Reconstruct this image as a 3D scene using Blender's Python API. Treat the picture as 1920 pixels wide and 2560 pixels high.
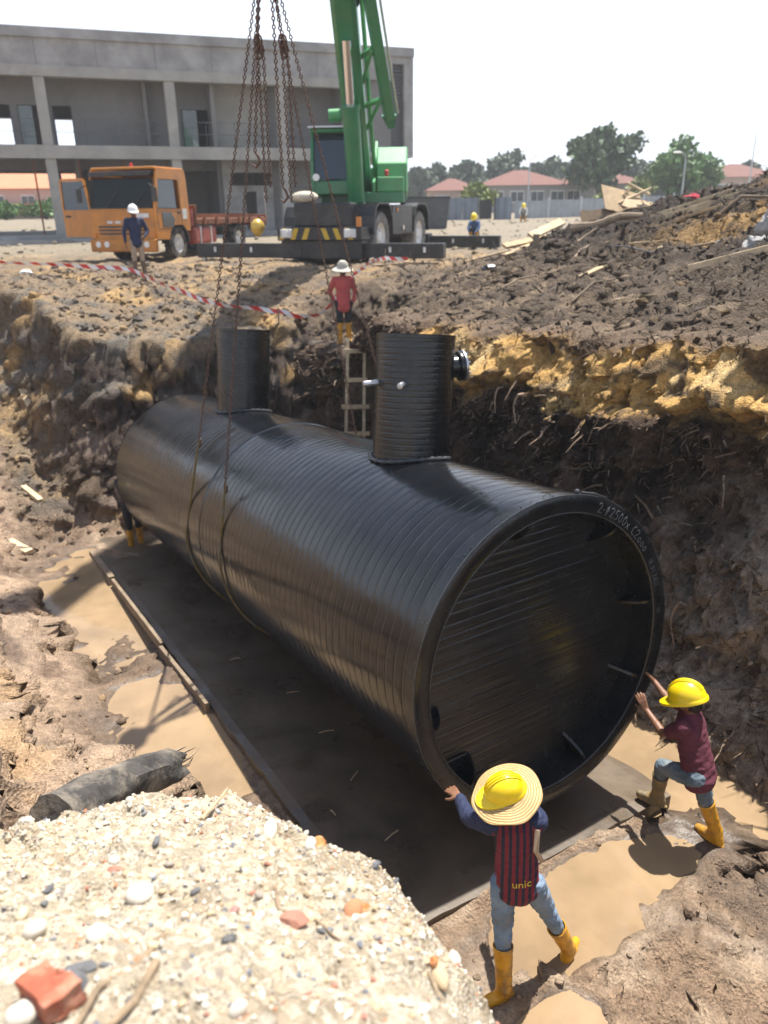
import bpy, math, random
import numpy as np
from mathutils import Vector, Matrix, Euler

for o in list(bpy.data.objects): bpy.data.objects.remove(o, do_unlink=True)
scene = bpy.context.scene
COL = scene.collection
R = math.radians

# ------------------------------------------------------------------ camera
PITCH, ROLL = R(21.4), R(0.75)
cd = bpy.data.cameras.new('camera'); cam = bpy.data.objects.new('camera', cd); COL.objects.link(cam)
cam.matrix_world = Matrix.Rotation(R(90) - PITCH, 4, 'X') @ Matrix.Rotation(-ROLL, 4, 'Z')
cd.sensor_fit = 'VERTICAL'; cd.sensor_height = 36.0; cd.sensor_width = 27.0
cd.lens = 27.0
cd.clip_start = 0.05; cd.clip_end = 3000
cd.dof.use_dof = True; cd.dof.focus_distance = 4.7; cd.dof.aperture_fstop = 1.8
scene.camera = cam
scene.render.resolution_x = 768; scene.render.resolution_y = 1024

# ------------------------------------------------------------------ sky and sun
SUN = Vector((0.19, 0.28, 1.0)).normalized()          # direction towards the sun
w = bpy.data.worlds.new('World'); scene.world = w; w.use_nodes = True
nt = w.node_tree; nt.nodes.clear()
wo = nt.nodes.new('ShaderNodeOutputWorld'); bg = nt.nodes.new('ShaderNodeBackground')
sky = nt.nodes.new('ShaderNodeTexSky'); sky.sky_type = 'NISHITA'; sky.sun_disc = False
sky.sun_elevation = math.asin(SUN.z); sky.sun_rotation = math.atan2(SUN.x, SUN.y)
sky.air_density = 1.0; sky.dust_density = 1.6; sky.ozone_density = 1.0; sky.altitude = 0
bg.inputs['Strength'].default_value = 0.092
# bright tropical haze low in the sky, the same all round, thinning towards the zenith
tcw = nt.nodes.new('ShaderNodeTexCoord'); sxyz = nt.nodes.new('ShaderNodeSeparateXYZ'); nt.links.new(tcw.outputs['Generated'], sxyz.inputs[0])
hmr = nt.nodes.new('ShaderNodeMapRange'); hmr.interpolation_type = 'SMOOTHSTEP'; nt.links.new(sxyz.outputs['Z'], hmr.inputs[0])
hmr.inputs[1].default_value = 0.0; hmr.inputs[2].default_value = 0.62; hmr.inputs[3].default_value = 0.94; hmr.inputs[4].default_value = 0.06
hmx = nt.nodes.new('ShaderNodeMix'); hmx.data_type = 'RGBA'; nt.links.new(hmr.outputs[0], hmx.inputs[0]); nt.links.new(sky.outputs[0], hmx.inputs[6])
hmx.inputs[7].default_value = (7.6, 8.2, 9.2, 1)
nt.links.new(hmx.outputs[2], bg.inputs[0]); nt.links.new(bg.outputs[0], wo.inputs[0])
sl = bpy.data.lights.new('sun', 'SUN'); sl.energy = 4.8; sl.angle = R(0.6); sl.color = (1.0, 0.955, 0.88)
sun = bpy.data.objects.new('sun', sl); COL.objects.link(sun)
sun.rotation_euler = SUN.to_track_quat('Z', 'Y').to_euler(); sun.location = (5, 5, 30)
vs = scene.view_settings
vs.view_transform = 'Standard'; vs.look = 'None'; vs.exposure = 1.0; vs.gamma = 1.0; vs.use_curve_mapping = False
scene.render.engine = 'CYCLES'
scene.cycles.max_bounces = 6

# ------------------------------------------------------------------ noise in numpy
_rs = np.random.RandomState(7)
_perm = np.concatenate([_rs.permutation(256)] * 3).astype(np.int64)
_g3 = _rs.normal(size=(256, 3)); _g3 /= np.linalg.norm(_g3, axis=1)[:, None]
def pnoise(x, y, z=0.0):
    x, y, z = np.broadcast_arrays(np.asarray(x, float), np.asarray(y, float), np.asarray(z, float))
    xi, yi, zi = np.floor(x).astype(np.int64), np.floor(y).astype(np.int64), np.floor(z).astype(np.int64)
    xf, yf, zf = x - xi, y - yi, z - zi
    u, v, q = [t * t * t * (t * (t * 6 - 15) + 10) for t in (xf, yf, zf)]
    xi &= 255; yi &= 255; zi &= 255
    def g(i, j, k):
        h = _perm[_perm[_perm[(xi + i) & 255] + ((yi + j) & 255)] + ((zi + k) & 255)]
        gr = _g3[h & 255]
        return gr[..., 0] * (xf - i) + gr[..., 1] * (yf - j) + gr[..., 2] * (zf - k)
    def L(a, b, t): return a + (b - a) * t
    return 1.6 * L(L(L(g(0,0,0), g(1,0,0), u), L(g(0,1,0), g(1,1,0), u), v),
                   L(L(g(0,0,1), g(1,0,1), u), L(g(0,1,1), g(1,1,1), u), v), q)
def fbm(x, y, z=0.0, f=1.0, o=4, gain=0.5, ridge=False):
    s = 0.0; a = 1.0
    for i in range(o):
        n = pnoise(np.asarray(x) * f + 13.7 * i, np.asarray(y) * f - 7.1 * i, np.asarray(z) * f + 3.3 * i)
        if ridge: n = 1 - 2 * np.abs(n)
        s = s + a * n; a *= gain; f *= 2.03
    return s
def sstep(a, b, x):
    t = np.clip((np.asarray(x, float) - a) / (b - a), 0, 1); return t * t * (3 - 2 * t)

# ------------------------------------------------------------------ mesh building
def tag(o, label=None, cat=None, group=None, kind=None):
    if label: o['label'] = label
    if cat: o['category'] = cat
    if group: o['group'] = group
    if kind: o['kind'] = kind
    return o
def link(name, me, mat=None, parent=None):
    o = bpy.data.objects.new(name, me); COL.objects.link(o)
    if mat is not None and me is not None and not me.materials: me.materials.append(mat)
    if parent is not None: o.parent = parent
    return o
def empty(name, loc=(0, 0, 0), rz=0.0):
    o = bpy.data.objects.new(name, None); COL.objects.link(o)
    o.location = loc; o.rotation_euler = (0, 0, rz); o.empty_display_size = 0.2
    return o
def np_mesh(name, V, F, smooth=True, col=None, wet=None):
    V = np.asarray(V, np.float32).reshape(-1, 3); F = np.asarray(F, np.int32)
    me = bpy.data.meshes.new(name); k = F.shape[1]
    me.vertices.add(len(V)); me.vertices.foreach_set('co', V.ravel())
    me.loops.add(F.size); me.loops.foreach_set('vertex_index', F.ravel())
    me.polygons.add(len(F)); me.polygons.foreach_set('loop_start', np.arange(0, F.size, k, dtype=np.int32))
    try: me.polygons.foreach_set('loop_total', np.full(len(F), k, np.int32))
    except Exception: pass
    me.polygons.foreach_set('use_smooth', np.full(len(F), smooth, bool))
    if col is not None:
        c = np.ones((len(V), 4), np.float32); c[:, :3] = np.asarray(col).reshape(-1, 3)
        at = me.color_attributes.new('Soil', 'FLOAT_COLOR', 'POINT'); at.data.foreach_set('color', c.ravel())
    if wet is not None:
        at = me.attributes.new('Wet', 'FLOAT', 'POINT'); at.data.foreach_set('value', np.asarray(wet, np.float32).ravel())
    me.update(calc_edges=True); me.validate()
    return me
def grid_faces(h, w, flip=False):
    i = np.arange(h * w).reshape(h, w)
    q = np.stack([i[:-1, :-1], i[:-1, 1:], i[1:, 1:], i[1:, :-1]], -1).reshape(-1, 4)
    return q[:, ::-1] if flip else q
def frame(d, upv=(0, 0, 1)):
    d = Vector(d).normalized(); u = Vector(upv)
    if abs(d.dot(u)) > 0.97: u = Vector((0, 1, 0)) if abs(d.y) < 0.9 else Vector((1, 0, 0))
    x = u.cross(d).normalized(); y = d.cross(x).normalized()
    return x, y, d
class MB:
    def __init__(s): s.v = []; s.f = []
    def add(s, vs, fs):
        b = len(s.v); s.v += [tuple(p) for p in vs]; s.f += [tuple(b + i for i in q) for q in fs]; return s
    def box(s, c, size, m=None, taper=(1, 1)):
        hx, hy, hz = [a / 2 for a in size]
        vs = []
        for z in (-1, 1):
            tx, ty = (taper if z > 0 else (1, 1))
            for x, y in ((-1, -1), (1, -1), (1, 1), (-1, 1)): vs.append(Vector((x * hx * tx, y * hy * ty, z * hz)))
        if m is not None: vs = [m @ p for p in vs]
        c = Vector(c); vs = [p + c for p in vs]
        return s.add(vs, [(3, 2, 1, 0), (4, 5, 6, 7), (0, 1, 5, 4), (1, 2, 6, 5), (2, 3, 7, 6), (3, 0, 4, 7)])
    def b2(s, x0, x1, y0, y1, z0, z1):
        return s.box(((x0 + x1) / 2, (y0 + y1) / 2, (z0 + z1) / 2), (abs(x1 - x0), abs(y1 - y0), abs(z1 - z0)))
    def bar(s, p0, p1, w_, h_, upv=(0, 0, 1)):
        p0, p1 = Vector(p0), Vector(p1); x, y, d = frame(p1 - p0, upv)
        vs = [p + x * (a * w_ / 2) + y * (b * h_ / 2) for p in (p0, p1) for a, b in ((-1, -1), (1, -1), (1, 1), (-1, 1))]
        return s.add(vs, [(3, 2, 1, 0), (4, 5, 6, 7), (0, 1, 5, 4), (1, 2, 6, 5), (2, 3, 7, 6), (3, 0, 4, 7)])
    def tube(s, pts, rad, n=10, caps=True, closed=False, flat=1.0, upv=(0, 0, 1)):
        pts = [Vector(p) for p in pts]; m = len(pts)
        if not hasattr(rad, '__len__'): rad = [rad] * m
        vs = []; px = None
        for i, p in enumerate(pts):
            if closed: d = pts[(i + 1) % m] - pts[i - 1]
            else: d = pts[min(i + 1, m - 1)] - pts[max(i - 1, 0)]
            d.normalize()
            if px is None: x, y, _ = frame(d, upv)
            else:
                x = px - d * px.dot(d)
                if x.length < 1e-4: x, y, _ = frame(d, upv)
                x.normalize(); y = d.cross(x)
            px = x
            for k in range(n):
                t = 2 * math.pi * k / n
                vs.append(p + x * (math.cos(t) * rad[i]) + y * (math.sin(t) * rad[i] * flat))
        fs = []
        for i in range(m if closed else m - 1):
            j = (i + 1) % m
            for k in range(n): fs.append((i * n + k, i * n + (k + 1) % n, j * n + (k + 1) % n, j * n + k))
        if caps and not closed:
            fs.append(tuple(range(n - 1, -1, -1))); fs.append(tuple((m - 1) * n + k for k in range(n)))
        return s.add(vs, fs)
    def cyl(s, p0, p1, r0, r1=None, n=16, caps=True):
        return s.tube([p0, p1], [r0, r0 if r1 is None else r1], n, caps)
    def lathe(s, prof, o=(0, 0, 0), axis=(0, 0, 1), n=24, upv=(0, 0, 1), arc=None):
        x, y, d = frame(axis, upv); o = Vector(o); vs = []; m = len(prof)
        full = arc is None; a0, a1 = (0, 2 * math.pi) if full else arc
        cnt = n if full else n + 1
        for r_, h_ in prof:
            for k in range(cnt):
                t = a0 + (a1 - a0) * k / n
                vs.append(o + d * h_ + x * (r_ * math.cos(t)) + y * (r_ * math.sin(t)))
        fs = []
        for i in range(m - 1):
            for k in range(n):
                k2 = (k + 1) % cnt if full else k + 1
                fs.append((i * cnt + k, i * cnt + k2, (i + 1) * cnt + k2, (i + 1) * cnt + k))
        return s.add(vs, fs)
    def prism(s, poly, p, ax, ay, depth):
        p, ax, ay = Vector(p), Vector(ax).normalized(), Vector(ay).normalized(); az = ax.cross(ay)
        n = len(poly)
        vs = [p + ax * a + ay * b for a, b in poly] + [p + ax * a + ay * b + az * depth for a, b in poly]
        fs = [tuple(range(n - 1, -1, -1)), tuple(range(n, 2 * n))] + [(i, (i + 1) % n, n + (i + 1) % n, n + i) for i in range(n)]
        return s.add(vs, fs)
    def ell(s, c, ax, n=14, m=9):
        c = Vector(c); ax = [Vector(a) for a in ax]; vs = [c + ax[2]]
        for i in range(1, m):
            t = math.pi * i / m
            for k in range(n):
                q = 2 * math.pi * k / n
                vs.append(c + ax[0] * (math.sin(t) * math.cos(q)) + ax[1] * (math.sin(t) * math.sin(q)) + ax[2] * math.cos(t))
        vs.append(c - ax[2]); fs = []
        for k in range(n): fs.append((0, 1 + k, 1 + (k + 1) % n))
        for i in range(m - 2):
            for k in range(n): fs.append((1 + i * n + k, 1 + (i + 1) * n + k, 1 + (i + 1) * n + (k + 1) % n, 1 + i * n + (k + 1) % n))
        e = len(vs) - 1; b = 1 + (m - 2) * n
        for k in range(n): fs.append((b + k, e, b + (k + 1) % n))
        return s.add(vs, fs)
    def sph(s, c, r_, n=12, m=8): return s.ell(c, [(r_, 0, 0), (0, r_, 0), (0, 0, r_)], n, m)
    def cap(s, p0, p1, r0, r1, n=12):
        # tapered capsule
        s.tube([p0, p1], [r0, r1], n); s.sph(p0, r0, n, 8); s.sph(p1, r1, n, 8); return s
    def mesh(s, name='m', smooth=False):
        me = bpy.data.meshes.new(name); me.from_pydata(s.v, [], s.f)
        if smooth: me.polygons.foreach_set('use_smooth', [True] * len(me.polygons))
        me.update(); return me
    def build(s, name, mat, parent=None, smooth=False, bevel=0.0, fix=False):
        me = s.mesh(name, smooth)
        if fix:
            import bmesh
            bm = bmesh.new(); bm.from_mesh(me); bmesh.ops.recalc_face_normals(bm, faces=bm.faces); bm.to_mesh(me); bm.free()
        o = link(name, me, mat, parent)
        if bevel:
            b = o.modifiers.new('bevel', 'BEVEL'); b.width = bevel; b.segments = 2; b.limit_method = 'ANGLE'; b.angle_limit = R(40)
        if smooth and not bevel:
            try: me.set_sharp_from_angle(angle=R(42))
            except Exception: pass
        return o
def copy_tree(o, parent=None):
    c = o.copy(); COL.objects.link(c); c.parent = parent
    for ch in o.children: copy_tree(ch, c)
    return c

# ------------------------------------------------------------------ materials
def mat(name, col, rough=0.6, metal=0.0, var=0.0, vscale=4.0, bump=0.0, bscale=30.0, dirt=None, dscale=2.0, damt=0.5,
        coat=0.0, ior=None, spec=None, detail=6.0, col2=None, rvar=0.0):
    m = bpy.data.materials.new(name); m.use_nodes = True; nt = m.node_tree
    b = nt.nodes['Principled BSDF']; b.inputs['Roughness'].default_value = rough; b.inputs['Metallic'].default_value = metal
    b.inputs['Base Color'].default_value = (*col, 1)
    if coat: b.inputs['Coat Weight'].default_value = coat; b.inputs['Coat Roughness'].default_value = 0.12
    if ior: b.inputs['IOR'].default_value = ior
    if spec is not None: b.inputs['Specular IOR Level'].default_value = spec
    tc = nt.nodes.new('ShaderNodeTexCoord')
    def noise(sc, det=detail, rg=0.6):
        n = nt.nodes.new('ShaderNodeTexNoise'); n.inputs['Scale'].default_value = sc; n.inputs['Detail'].default_value = det
        n.inputs['Roughness'].default_value = rg; nt.links.new(tc.outputs['Object'], n.inputs['Vector']); return n
    cur = None
    if var or col2:
        n = noise(vscale); rp = nt.nodes.new('ShaderNodeValToRGB'); nt.links.new(n.outputs['Fac'], rp.inputs[0])
        c2 = col2 or tuple(min(1, c * (1 + var)) for c in col); c1 = tuple(c * (1 - var) for c in col) if not col2 else col
        rp.color_ramp.elements[0].position = 0.33; rp.color_ramp.elements[0].color = (*c1, 1)
        rp.color_ramp.elements[1].position = 0.67; rp.color_ramp.elements[1].color = (*c2, 1)
        cur = rp.outputs[0]; nt.links.new(cur, b.inputs['Base Color'])
    if dirt:
        n = noise(dscale, 8.0, 0.68); rp = nt.nodes.new('ShaderNodeValToRGB'); nt.links.new(n.outputs['Fac'], rp.inputs[0])
        rp.color_ramp.elements[0].position = 0.48 ; rp.color_ramp.elements[0].color = (0, 0, 0, 1)
        rp.color_ramp.elements[1].position = 0.66; rp.color_ramp.elements[1].color = (damt, damt, damt, 1)
        mx = nt.nodes.new('ShaderNodeMix'); mx.data_type = 'RGBA'
        nt.links.new(rp.outputs[0], mx.inputs[0])
        if cur: nt.links.new(cur, mx.inputs[6])
        else: mx.inputs[6].default_value = (*col, 1)
        mx.inputs[7].default_value = (*dirt, 1); nt.links.new(mx.outputs[2], b.inputs['Base Color'])
    if rvar:
        n = noise(vscale * 1.7); mr = nt.nodes.new('ShaderNodeMapRange'); nt.links.new(n.outputs['Fac'], mr.inputs[0])
        mr.inputs[1].default_value = 0.3; mr.inputs[2].default_value = 0.7
        mr.inputs[3].default_value = max(0.02, rough - rvar); mr.inputs[4].default_value = min(1, rough + rvar); nt.links.new(mr.outputs[0], b.inputs['Roughness'])
    if bump:
        n = noise(bscale, 8.0); bp = nt.nodes.new('ShaderNodeBump'); bp.inputs['Strength'].default_value = bump; bp.inputs['Distance'].default_value = 0.02
        nt.links.new(n.outputs['Fac'], bp.inputs['Height']); nt.links.new(bp.outputs[0], b.inputs['Normal'])
    return m
def soil_mat(name, sc=1.0, bump=0.5, amp=0.45, rough=0.9, speck=None):
    m = bpy.data.materials.new(name); m.use_nodes = True; nt = m.node_tree; L = nt.links.new; N = nt.nodes.new
    b = nt.nodes['Principled BSDF']; tc = N('ShaderNodeTexCoord')
    at = N('ShaderNodeAttribute'); at.attribute_name = 'Soil'
    wt = N('ShaderNodeAttribute'); wt.attribute_name = 'Wet'
    n1 = N('ShaderNodeTexNoise'); n1.inputs['Scale'].default_value = 9 * sc; n1.inputs['Detail'].default_value = 9; n1.inputs['Roughness'].default_value = 0.7
    n2 = N('ShaderNodeTexNoise'); n2.inputs['Scale'].default_value = 55 * sc; n2.inputs['Detail'].default_value = 5; n2.inputs['Roughness'].default_value = 0.6
    vo = N('ShaderNodeTexVoronoi'); vo.inputs['Scale'].default_value = 38 * sc
    for t in (n1, n2, vo): L(tc.outputs['Object'], t.inputs['Vector'])
    mr = N('ShaderNodeMapRange'); L(n1.outputs['Fac'], mr.inputs[0]); mr.inputs[1].default_value = 0.3; mr.inputs[2].default_value = 0.7
    mr.inputs[3].default_value = 1 - amp; mr.inputs[4].default_value = 1 + amp
    mr2 = N('ShaderNodeMapRange'); L(n2.outputs['Fac'], mr2.inputs[0]); mr2.inputs[1].default_value = 0.3; mr2.inputs[2].default_value = 0.7
    mr2.inputs[3].default_value = 1 - amp * 0.7; mr2.inputs[4].default_value = 1 + amp * 0.7
    mu = N('ShaderNodeMath'); mu.operation = 'MULTIPLY'; L(mr.outputs[0], mu.inputs[0]); L(mr2.outputs[0], mu.inputs[1])
    vm = N('ShaderNodeVectorMath'); vm.operation = 'SCALE'; L(at.outputs['Color'], vm.inputs[0]); L(mu.outputs[0], vm.inputs['Scale'])
    cur = vm.outputs[0]
    if speck:
        # mixed small stones: each voronoi cell its own colour
        v2 = N('ShaderNodeTexVoronoi'); v2.inputs['Scale'].default_value = speck; L(tc.outputs['Object'], v2.inputs['Vector'])
        rp = N('ShaderNodeValToRGB'); L(v2.outputs['Color'], rp.inputs[0]); rp.color_ramp.interpolation = 'CONSTANT'
        cols = [(0, (.52, .44, .32)), (.2, (.40, .34, .25)), (.38, (.60, .54, .44)), (.55, (.30, .24, .17)), (.66, (.66, .60, .50)), (.8, (.45, .36, .25)), (.9, (.22, .20, .19)), (.95, (.42, .18, .08))]
        el = rp.color_ramp.elements
        el[0].position = 0; el[0].color = (*cols[0][1], 1); el[1].position = cols[1][0]; el[1].color = (*cols[1][1], 1)
        for p, c in cols[2:]:
            e = el.new(p); e.color = (*c, 1)
        mx = N('ShaderNodeMix'); mx.data_type = 'RGBA'; mx.inputs[0].default_value = 0.5; L(cur, mx.inputs[6]); L(rp.outputs[0], mx.inputs[7]); cur = mx.outputs[2]
    L(cur, b.inputs['Base Color'])
    rr = N('ShaderNodeMapRange'); L(wt.outputs['Fac'], rr.inputs[0]); rr.inputs[3].default_value = rough; rr.inputs[4].default_value = 0.42; L(rr.outputs[0], b.inputs['Roughness'])
    b.inputs['Specular IOR Level'].default_value = 0.35
    ad = N('ShaderNodeMath'); ad.operation = 'ADD'; L(n2.outputs['Fac'], ad.inputs[0]); L(vo.outputs['Distance'], ad.inputs[1])
    ad2 = N('ShaderNodeMath'); ad2.operation = 'MULTIPLY_ADD'; L(n1.outputs['Fac'], ad2.inputs[0]); ad2.inputs[1].default_value = 2.0; L(ad.outputs[0], ad2.inputs[2])
    bp = N('ShaderNodeBump'); bp.inputs['Distance'].default_value = 0.035 / sc; L(ad2.outputs[0], bp.inputs['Height'])
    br = N('ShaderNodeMapRange'); L(wt.outputs['Fac'], br.inputs[0]); br.inputs[3].default_value = bump; br.inputs[4].default_value = bump * 0.15; L(br.outputs[0], bp.inputs['Strength'])
    L(bp.outputs[0], b.inputs['Normal'])
    return m
M = {}
M['soil'] = soil_mat('soil', 1.0, 0.75)
M['peat'] = soil_mat('peat', 1.6, 0.9, 0.55)
M['gravel'] = soil_mat('gravel_sand', 2.2, 0.8, 0.35, speck=42)
M['clod'] = soil_mat('clod_soil', 3.0, 0.8, 0.5)
M['pebble'] = soil_mat('pebble', 3.0, 0.25, 0.18, rough=0.75)
M['hdpe'] = mat('black_polyethylene', (0.006, 0.0068, 0.0085), 0.17, var=0.35, vscale=1.7, bump=0.05, bscale=14, rvar=0.06, dirt=(0.05, 0.042, 0.034), dscale=2.2, damt=0.07, spec=0.45)
M['hdpe_riser'] = mat('black_polyethylene_riser', (0.007, 0.008, 0.0095), 0.26, var=0.3, vscale=3, bump=0.1, bscale=18, dirt=(0.09, 0.085, 0.08), dscale=2.2, damt=0.08, rvar=0.07)
M['hdpe_plate'] = mat('black_polyethylene_plate', (0.012, 0.013, 0.014), 0.24, var=0.3, vscale=2.5, bump=0.05, bscale=6, dirt=(0.12, 0.10, 0.07), dscale=1.8, damt=0.07, rvar=0.08)
M['weld'] = mat('weld_bead', (0.05, 0.05, 0.052), 0.3, var=0.3, vscale=30)
M['scratch'] = mat('chalk_marker', (0.26, 0.26, 0.26), 0.8)
M['mudwater'] = mat('muddy_water', (0.285, 0.20, 0.118), 0.03, var=0.20, vscale=1.1, bump=0.03, bscale=7, ior=1.33, dirt=(0.20, 0.14, 0.085), dscale=1.3, damt=0.6)
M['slab'] = mat('wet_concrete_slab', (0.098, 0.075, 0.053), 0.42, var=0.35, vscale=1.3, bump=0.18, bscale=9, dirt=(0.13, 0.09, 0.055), dscale=1.1, damt=0.8, rvar=0.26)
M['rust'] = mat('rusty_chain_steel', (0.10, 0.055, 0.035), 0.75, var=0.5, vscale=40)
M['steel'] = mat('bare_steel', (0.45, 0.46, 0.48), 0.35, metal=0.9, var=0.2, vscale=20)
M['wood'] = mat('sawn_timber', (0.42, 0.30, 0.17), 0.8, var=0.25, vscale=7, bump=0.3, bscale=40, dirt=(0.13, 0.09, 0.06), dscale=3, damt=0.6)
M['wood_old'] = mat('weathered_timber', (0.24, 0.18, 0.12), 0.85, var=0.3, vscale=8, bump=0.4, bscale=40, dirt=(0.07, 0.05, 0.035), dscale=4, damt=0.7)
M['wood_pale'] = mat('pale_timber', (0.55, 0.43, 0.27), 0.8, var=0.2, vscale=9, bump=0.3, bscale=40, dirt=(0.2, 0.14, 0.08), dscale=3, damt=0.5)
# ------------------------------------------------------------------ the ground: site, pit, spoil mound
T0 = np.array((1.3, 5.2)); TA = np.array((-.5225, .8526)); TN = np.array((.8526, .5225))   # pit frame: along the tank / to its right
def to_sn(X, Y):
    dx, dy = X - T0[0], Y - T0[1]; return dx * TA[0] + dy * TA[1], dx * TN[0] + dy * TN[1]
def from_sn(s, n): return T0[0] + s * TA[0] + n * TN[0], T0[1] + s * TA[1] + n * TN[1]
def floorz(Y): return -5.0 - 0.07 * (np.clip(Y, 2.0, 15.0) - 4.5)
PUD = [  # centre, half length along tank, half width across, level offset
    ((-4.25, 10.35), 1.95, 0.80, -0.02), ((-2.12, 6.55), 1.30, 0.62, -0.01), ((3.05, 6.15), 1.15, 0.95, 0.0),
    ((1.55, 4.42), 0.36, 1.15, 0.02), ((1.05, 3.35), 0.22, 0.36, -0.01)]
def pud_mask(X, Y, i):
    (cx, cy), a_, b_, lo = PUD[i]
    dx, dy = X - cx, Y - cy; u = dx * TA[0] + dy * TA[1]; v = dx * TN[0] + dy * TN[1]
    return 1 - ((u / a_) ** 2 + (v / b_) ** 2) + 0.75 * fbm(X, Y, 3.1 + i, 1.4, 5, .6)
def pud_level(i): return float(floorz(np.array(PUD[i][0][1]))) + PUD[i][3]
def ground_level(X, Y):
    s, n = to_sn(X, Y)
    g = -1.42 + 0.028 * np.clip(Y - 25, 0, 38)
    back = sstep(20.5, 14.5, Y) * sstep(-9, -5, X) * sstep(7.0, 4.0, n)
    g = g - 0.95 * back
    g = g - 0.55 * sstep(-3, -7, n) * sstep(16, 10, Y)
    # right plateau and the spoil mound on it
    rp = sstep(3.0, 4.2, n) * sstep(13, 9.5, s) * sstep(8.0, 5.5, n)
    g = g + rp * (0.30 - 0.038 * np.clip(s, 0, 9) + 0.95 * back * 0.55)
    md = 2.75 * np.exp(-(((X - 10.0) / 3.7) ** 2 + ((Y - 13.0) / 7.0) ** 2))
    md += 0.55 * np.exp(-(((X - 5.2) / 2.4) ** 2 + ((Y - 19) / 4.0) ** 2))
    md += 0.30 * np.exp(-(((X - 7.2) / 1.9) ** 2 + ((Y - 19.0) / 3.2) ** 2))
    return g + md, md
NW0 = 3.62
def height(X, Y, rough=True):
    s, n = to_sn(X, Y); fl = floorz(Y)
    G, md = ground_level(X, Y)
    nz1 = fbm(X, Y, 0.3, 0.55, 3)
    dR = n - (NW0 + 0.12 * nz1)
    dB = s - (10.25 + 0.35 * fbm(X, Y, 5.0, 0.8, 3) + 0.25 * np.clip(-n - 1.2, 0, 3))
    nl = 2.75 + 0.35 * nz1 - 0.25 * sstep(2.5, 0.5, s)
    dL = -n - nl
    sl = 0.60 + 0.55 * sstep(3.2, 1.2, s)
    rise = np.maximum.reduce([np.where(dR > 0, dR * 16, 0), np.clip(dB + .35, 0, None) * (0.55 + 1.95 * sstep(-2.2, 0.9, n)), np.clip(dL, 0, None) * sl,
                              np.clip(-s - 4.2, 0, None) * 1.2])
    z = np.minimum(G, fl + rise)
    if rough:
        onfloor = sstep(0.5, 0.0, z - fl)
        inslab = sstep(1.75, 1.35, np.abs(n + .25)) * sstep(-0.7, -0.2, s) * sstep(10.2, 9.8, s)
        far = sstep(45, 24, Y)
        lump = fbm(X, Y, 1.1, 0.9, 4) * 0.10 + fbm(X, Y, 2.7, 3.1, 4, 0.55, True) * 0.045 + fbm(X, Y, 4.2, 9.0, 3) * 0.02
        z = z + lump * far * (1 - 0.9 * inslab) * (1 - 0.45 * onfloor)
        churn = onfloor * sstep(-.45, -.9, s) + onfloor * sstep(2.0, 2.5, n) + .7 * onfloor * sstep(-2.1, -2.5, n)
        z = z + np.clip(churn, 0, 1) * (.075 * fbm(X, Y, 3.7, 2.6, 4, .6) + .030 * fbm(X, Y, 8.7, 7.0, 3, .6, True) - .03)
        slope = sstep(0.15, 0.8, z - fl) * sstep(0.02, 0.3, G - z)
        z = z + slope * (fbm(X, Y, 7.7, 1.0, 4, 0.5) * 0.16)
        mm = sstep(0.1, 0.8, md) + 0.5 * sstep(3.4, 4.5, n) * sstep(12, 9, s) * sstep(-5, 1, s)
        z = z + np.clip(mm, 0, 1) * (fbm(X, Y, 9.7, 0.8, 5, 0.58, True) * 0.15 + fbm(X, Y, 6.7, 3.5, 4, 0.65) * 0.10)
        fr = sstep(-.75, -.42, s) * sstep(2.3, 1.5, np.abs(n - .6)) * sstep(.4, -.36, s) + sstep(2.3, 1.7, n) * sstep(1.0, 1.25, n) * sstep(3.5, 2, s) * sstep(-.8, -.3, s)
        z = np.maximum(z, fl + fr * (.075 + .06 * fbm(X, Y, 3.3, 2.2, 3)) - (1 - np.clip(fr * 4, 0, 1)))
        z = np.where((n > -1.6) & (n < 1.2) & (s > -.25) & (s < 9.8), np.minimum(z, fl + 0.02), z)
    k = sstep(1.7, .8, np.hypot(X + .76, Y - 15.95)) * sstep(3.3, 3.62, n); z = z * (1 - k) + (-2.50 + .04 * fbm(X, Y, 3.0, 3.0, 3)) * k      # trodden standing place above the ladder
    for i in range(len(PUD)):
        m = pud_mask(X, Y, i); lv = pud_level(i)
        t_ = lv - 0.07 * np.clip(m, -1.2, 1) + 0.012 * fbm(X, Y, 1.0, 6, 2) * sstep(.3, -.2, m)
        k = sstep(-1.1, -0.35, m)
        z = np.where((m > -1.1) & (z < lv + 0.6), z * (1 - k) + t_ * k, z)
    return z
def mixc(c, d, m): return c * (1 - m[..., None]) + np.array(d) * m[..., None]
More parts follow.
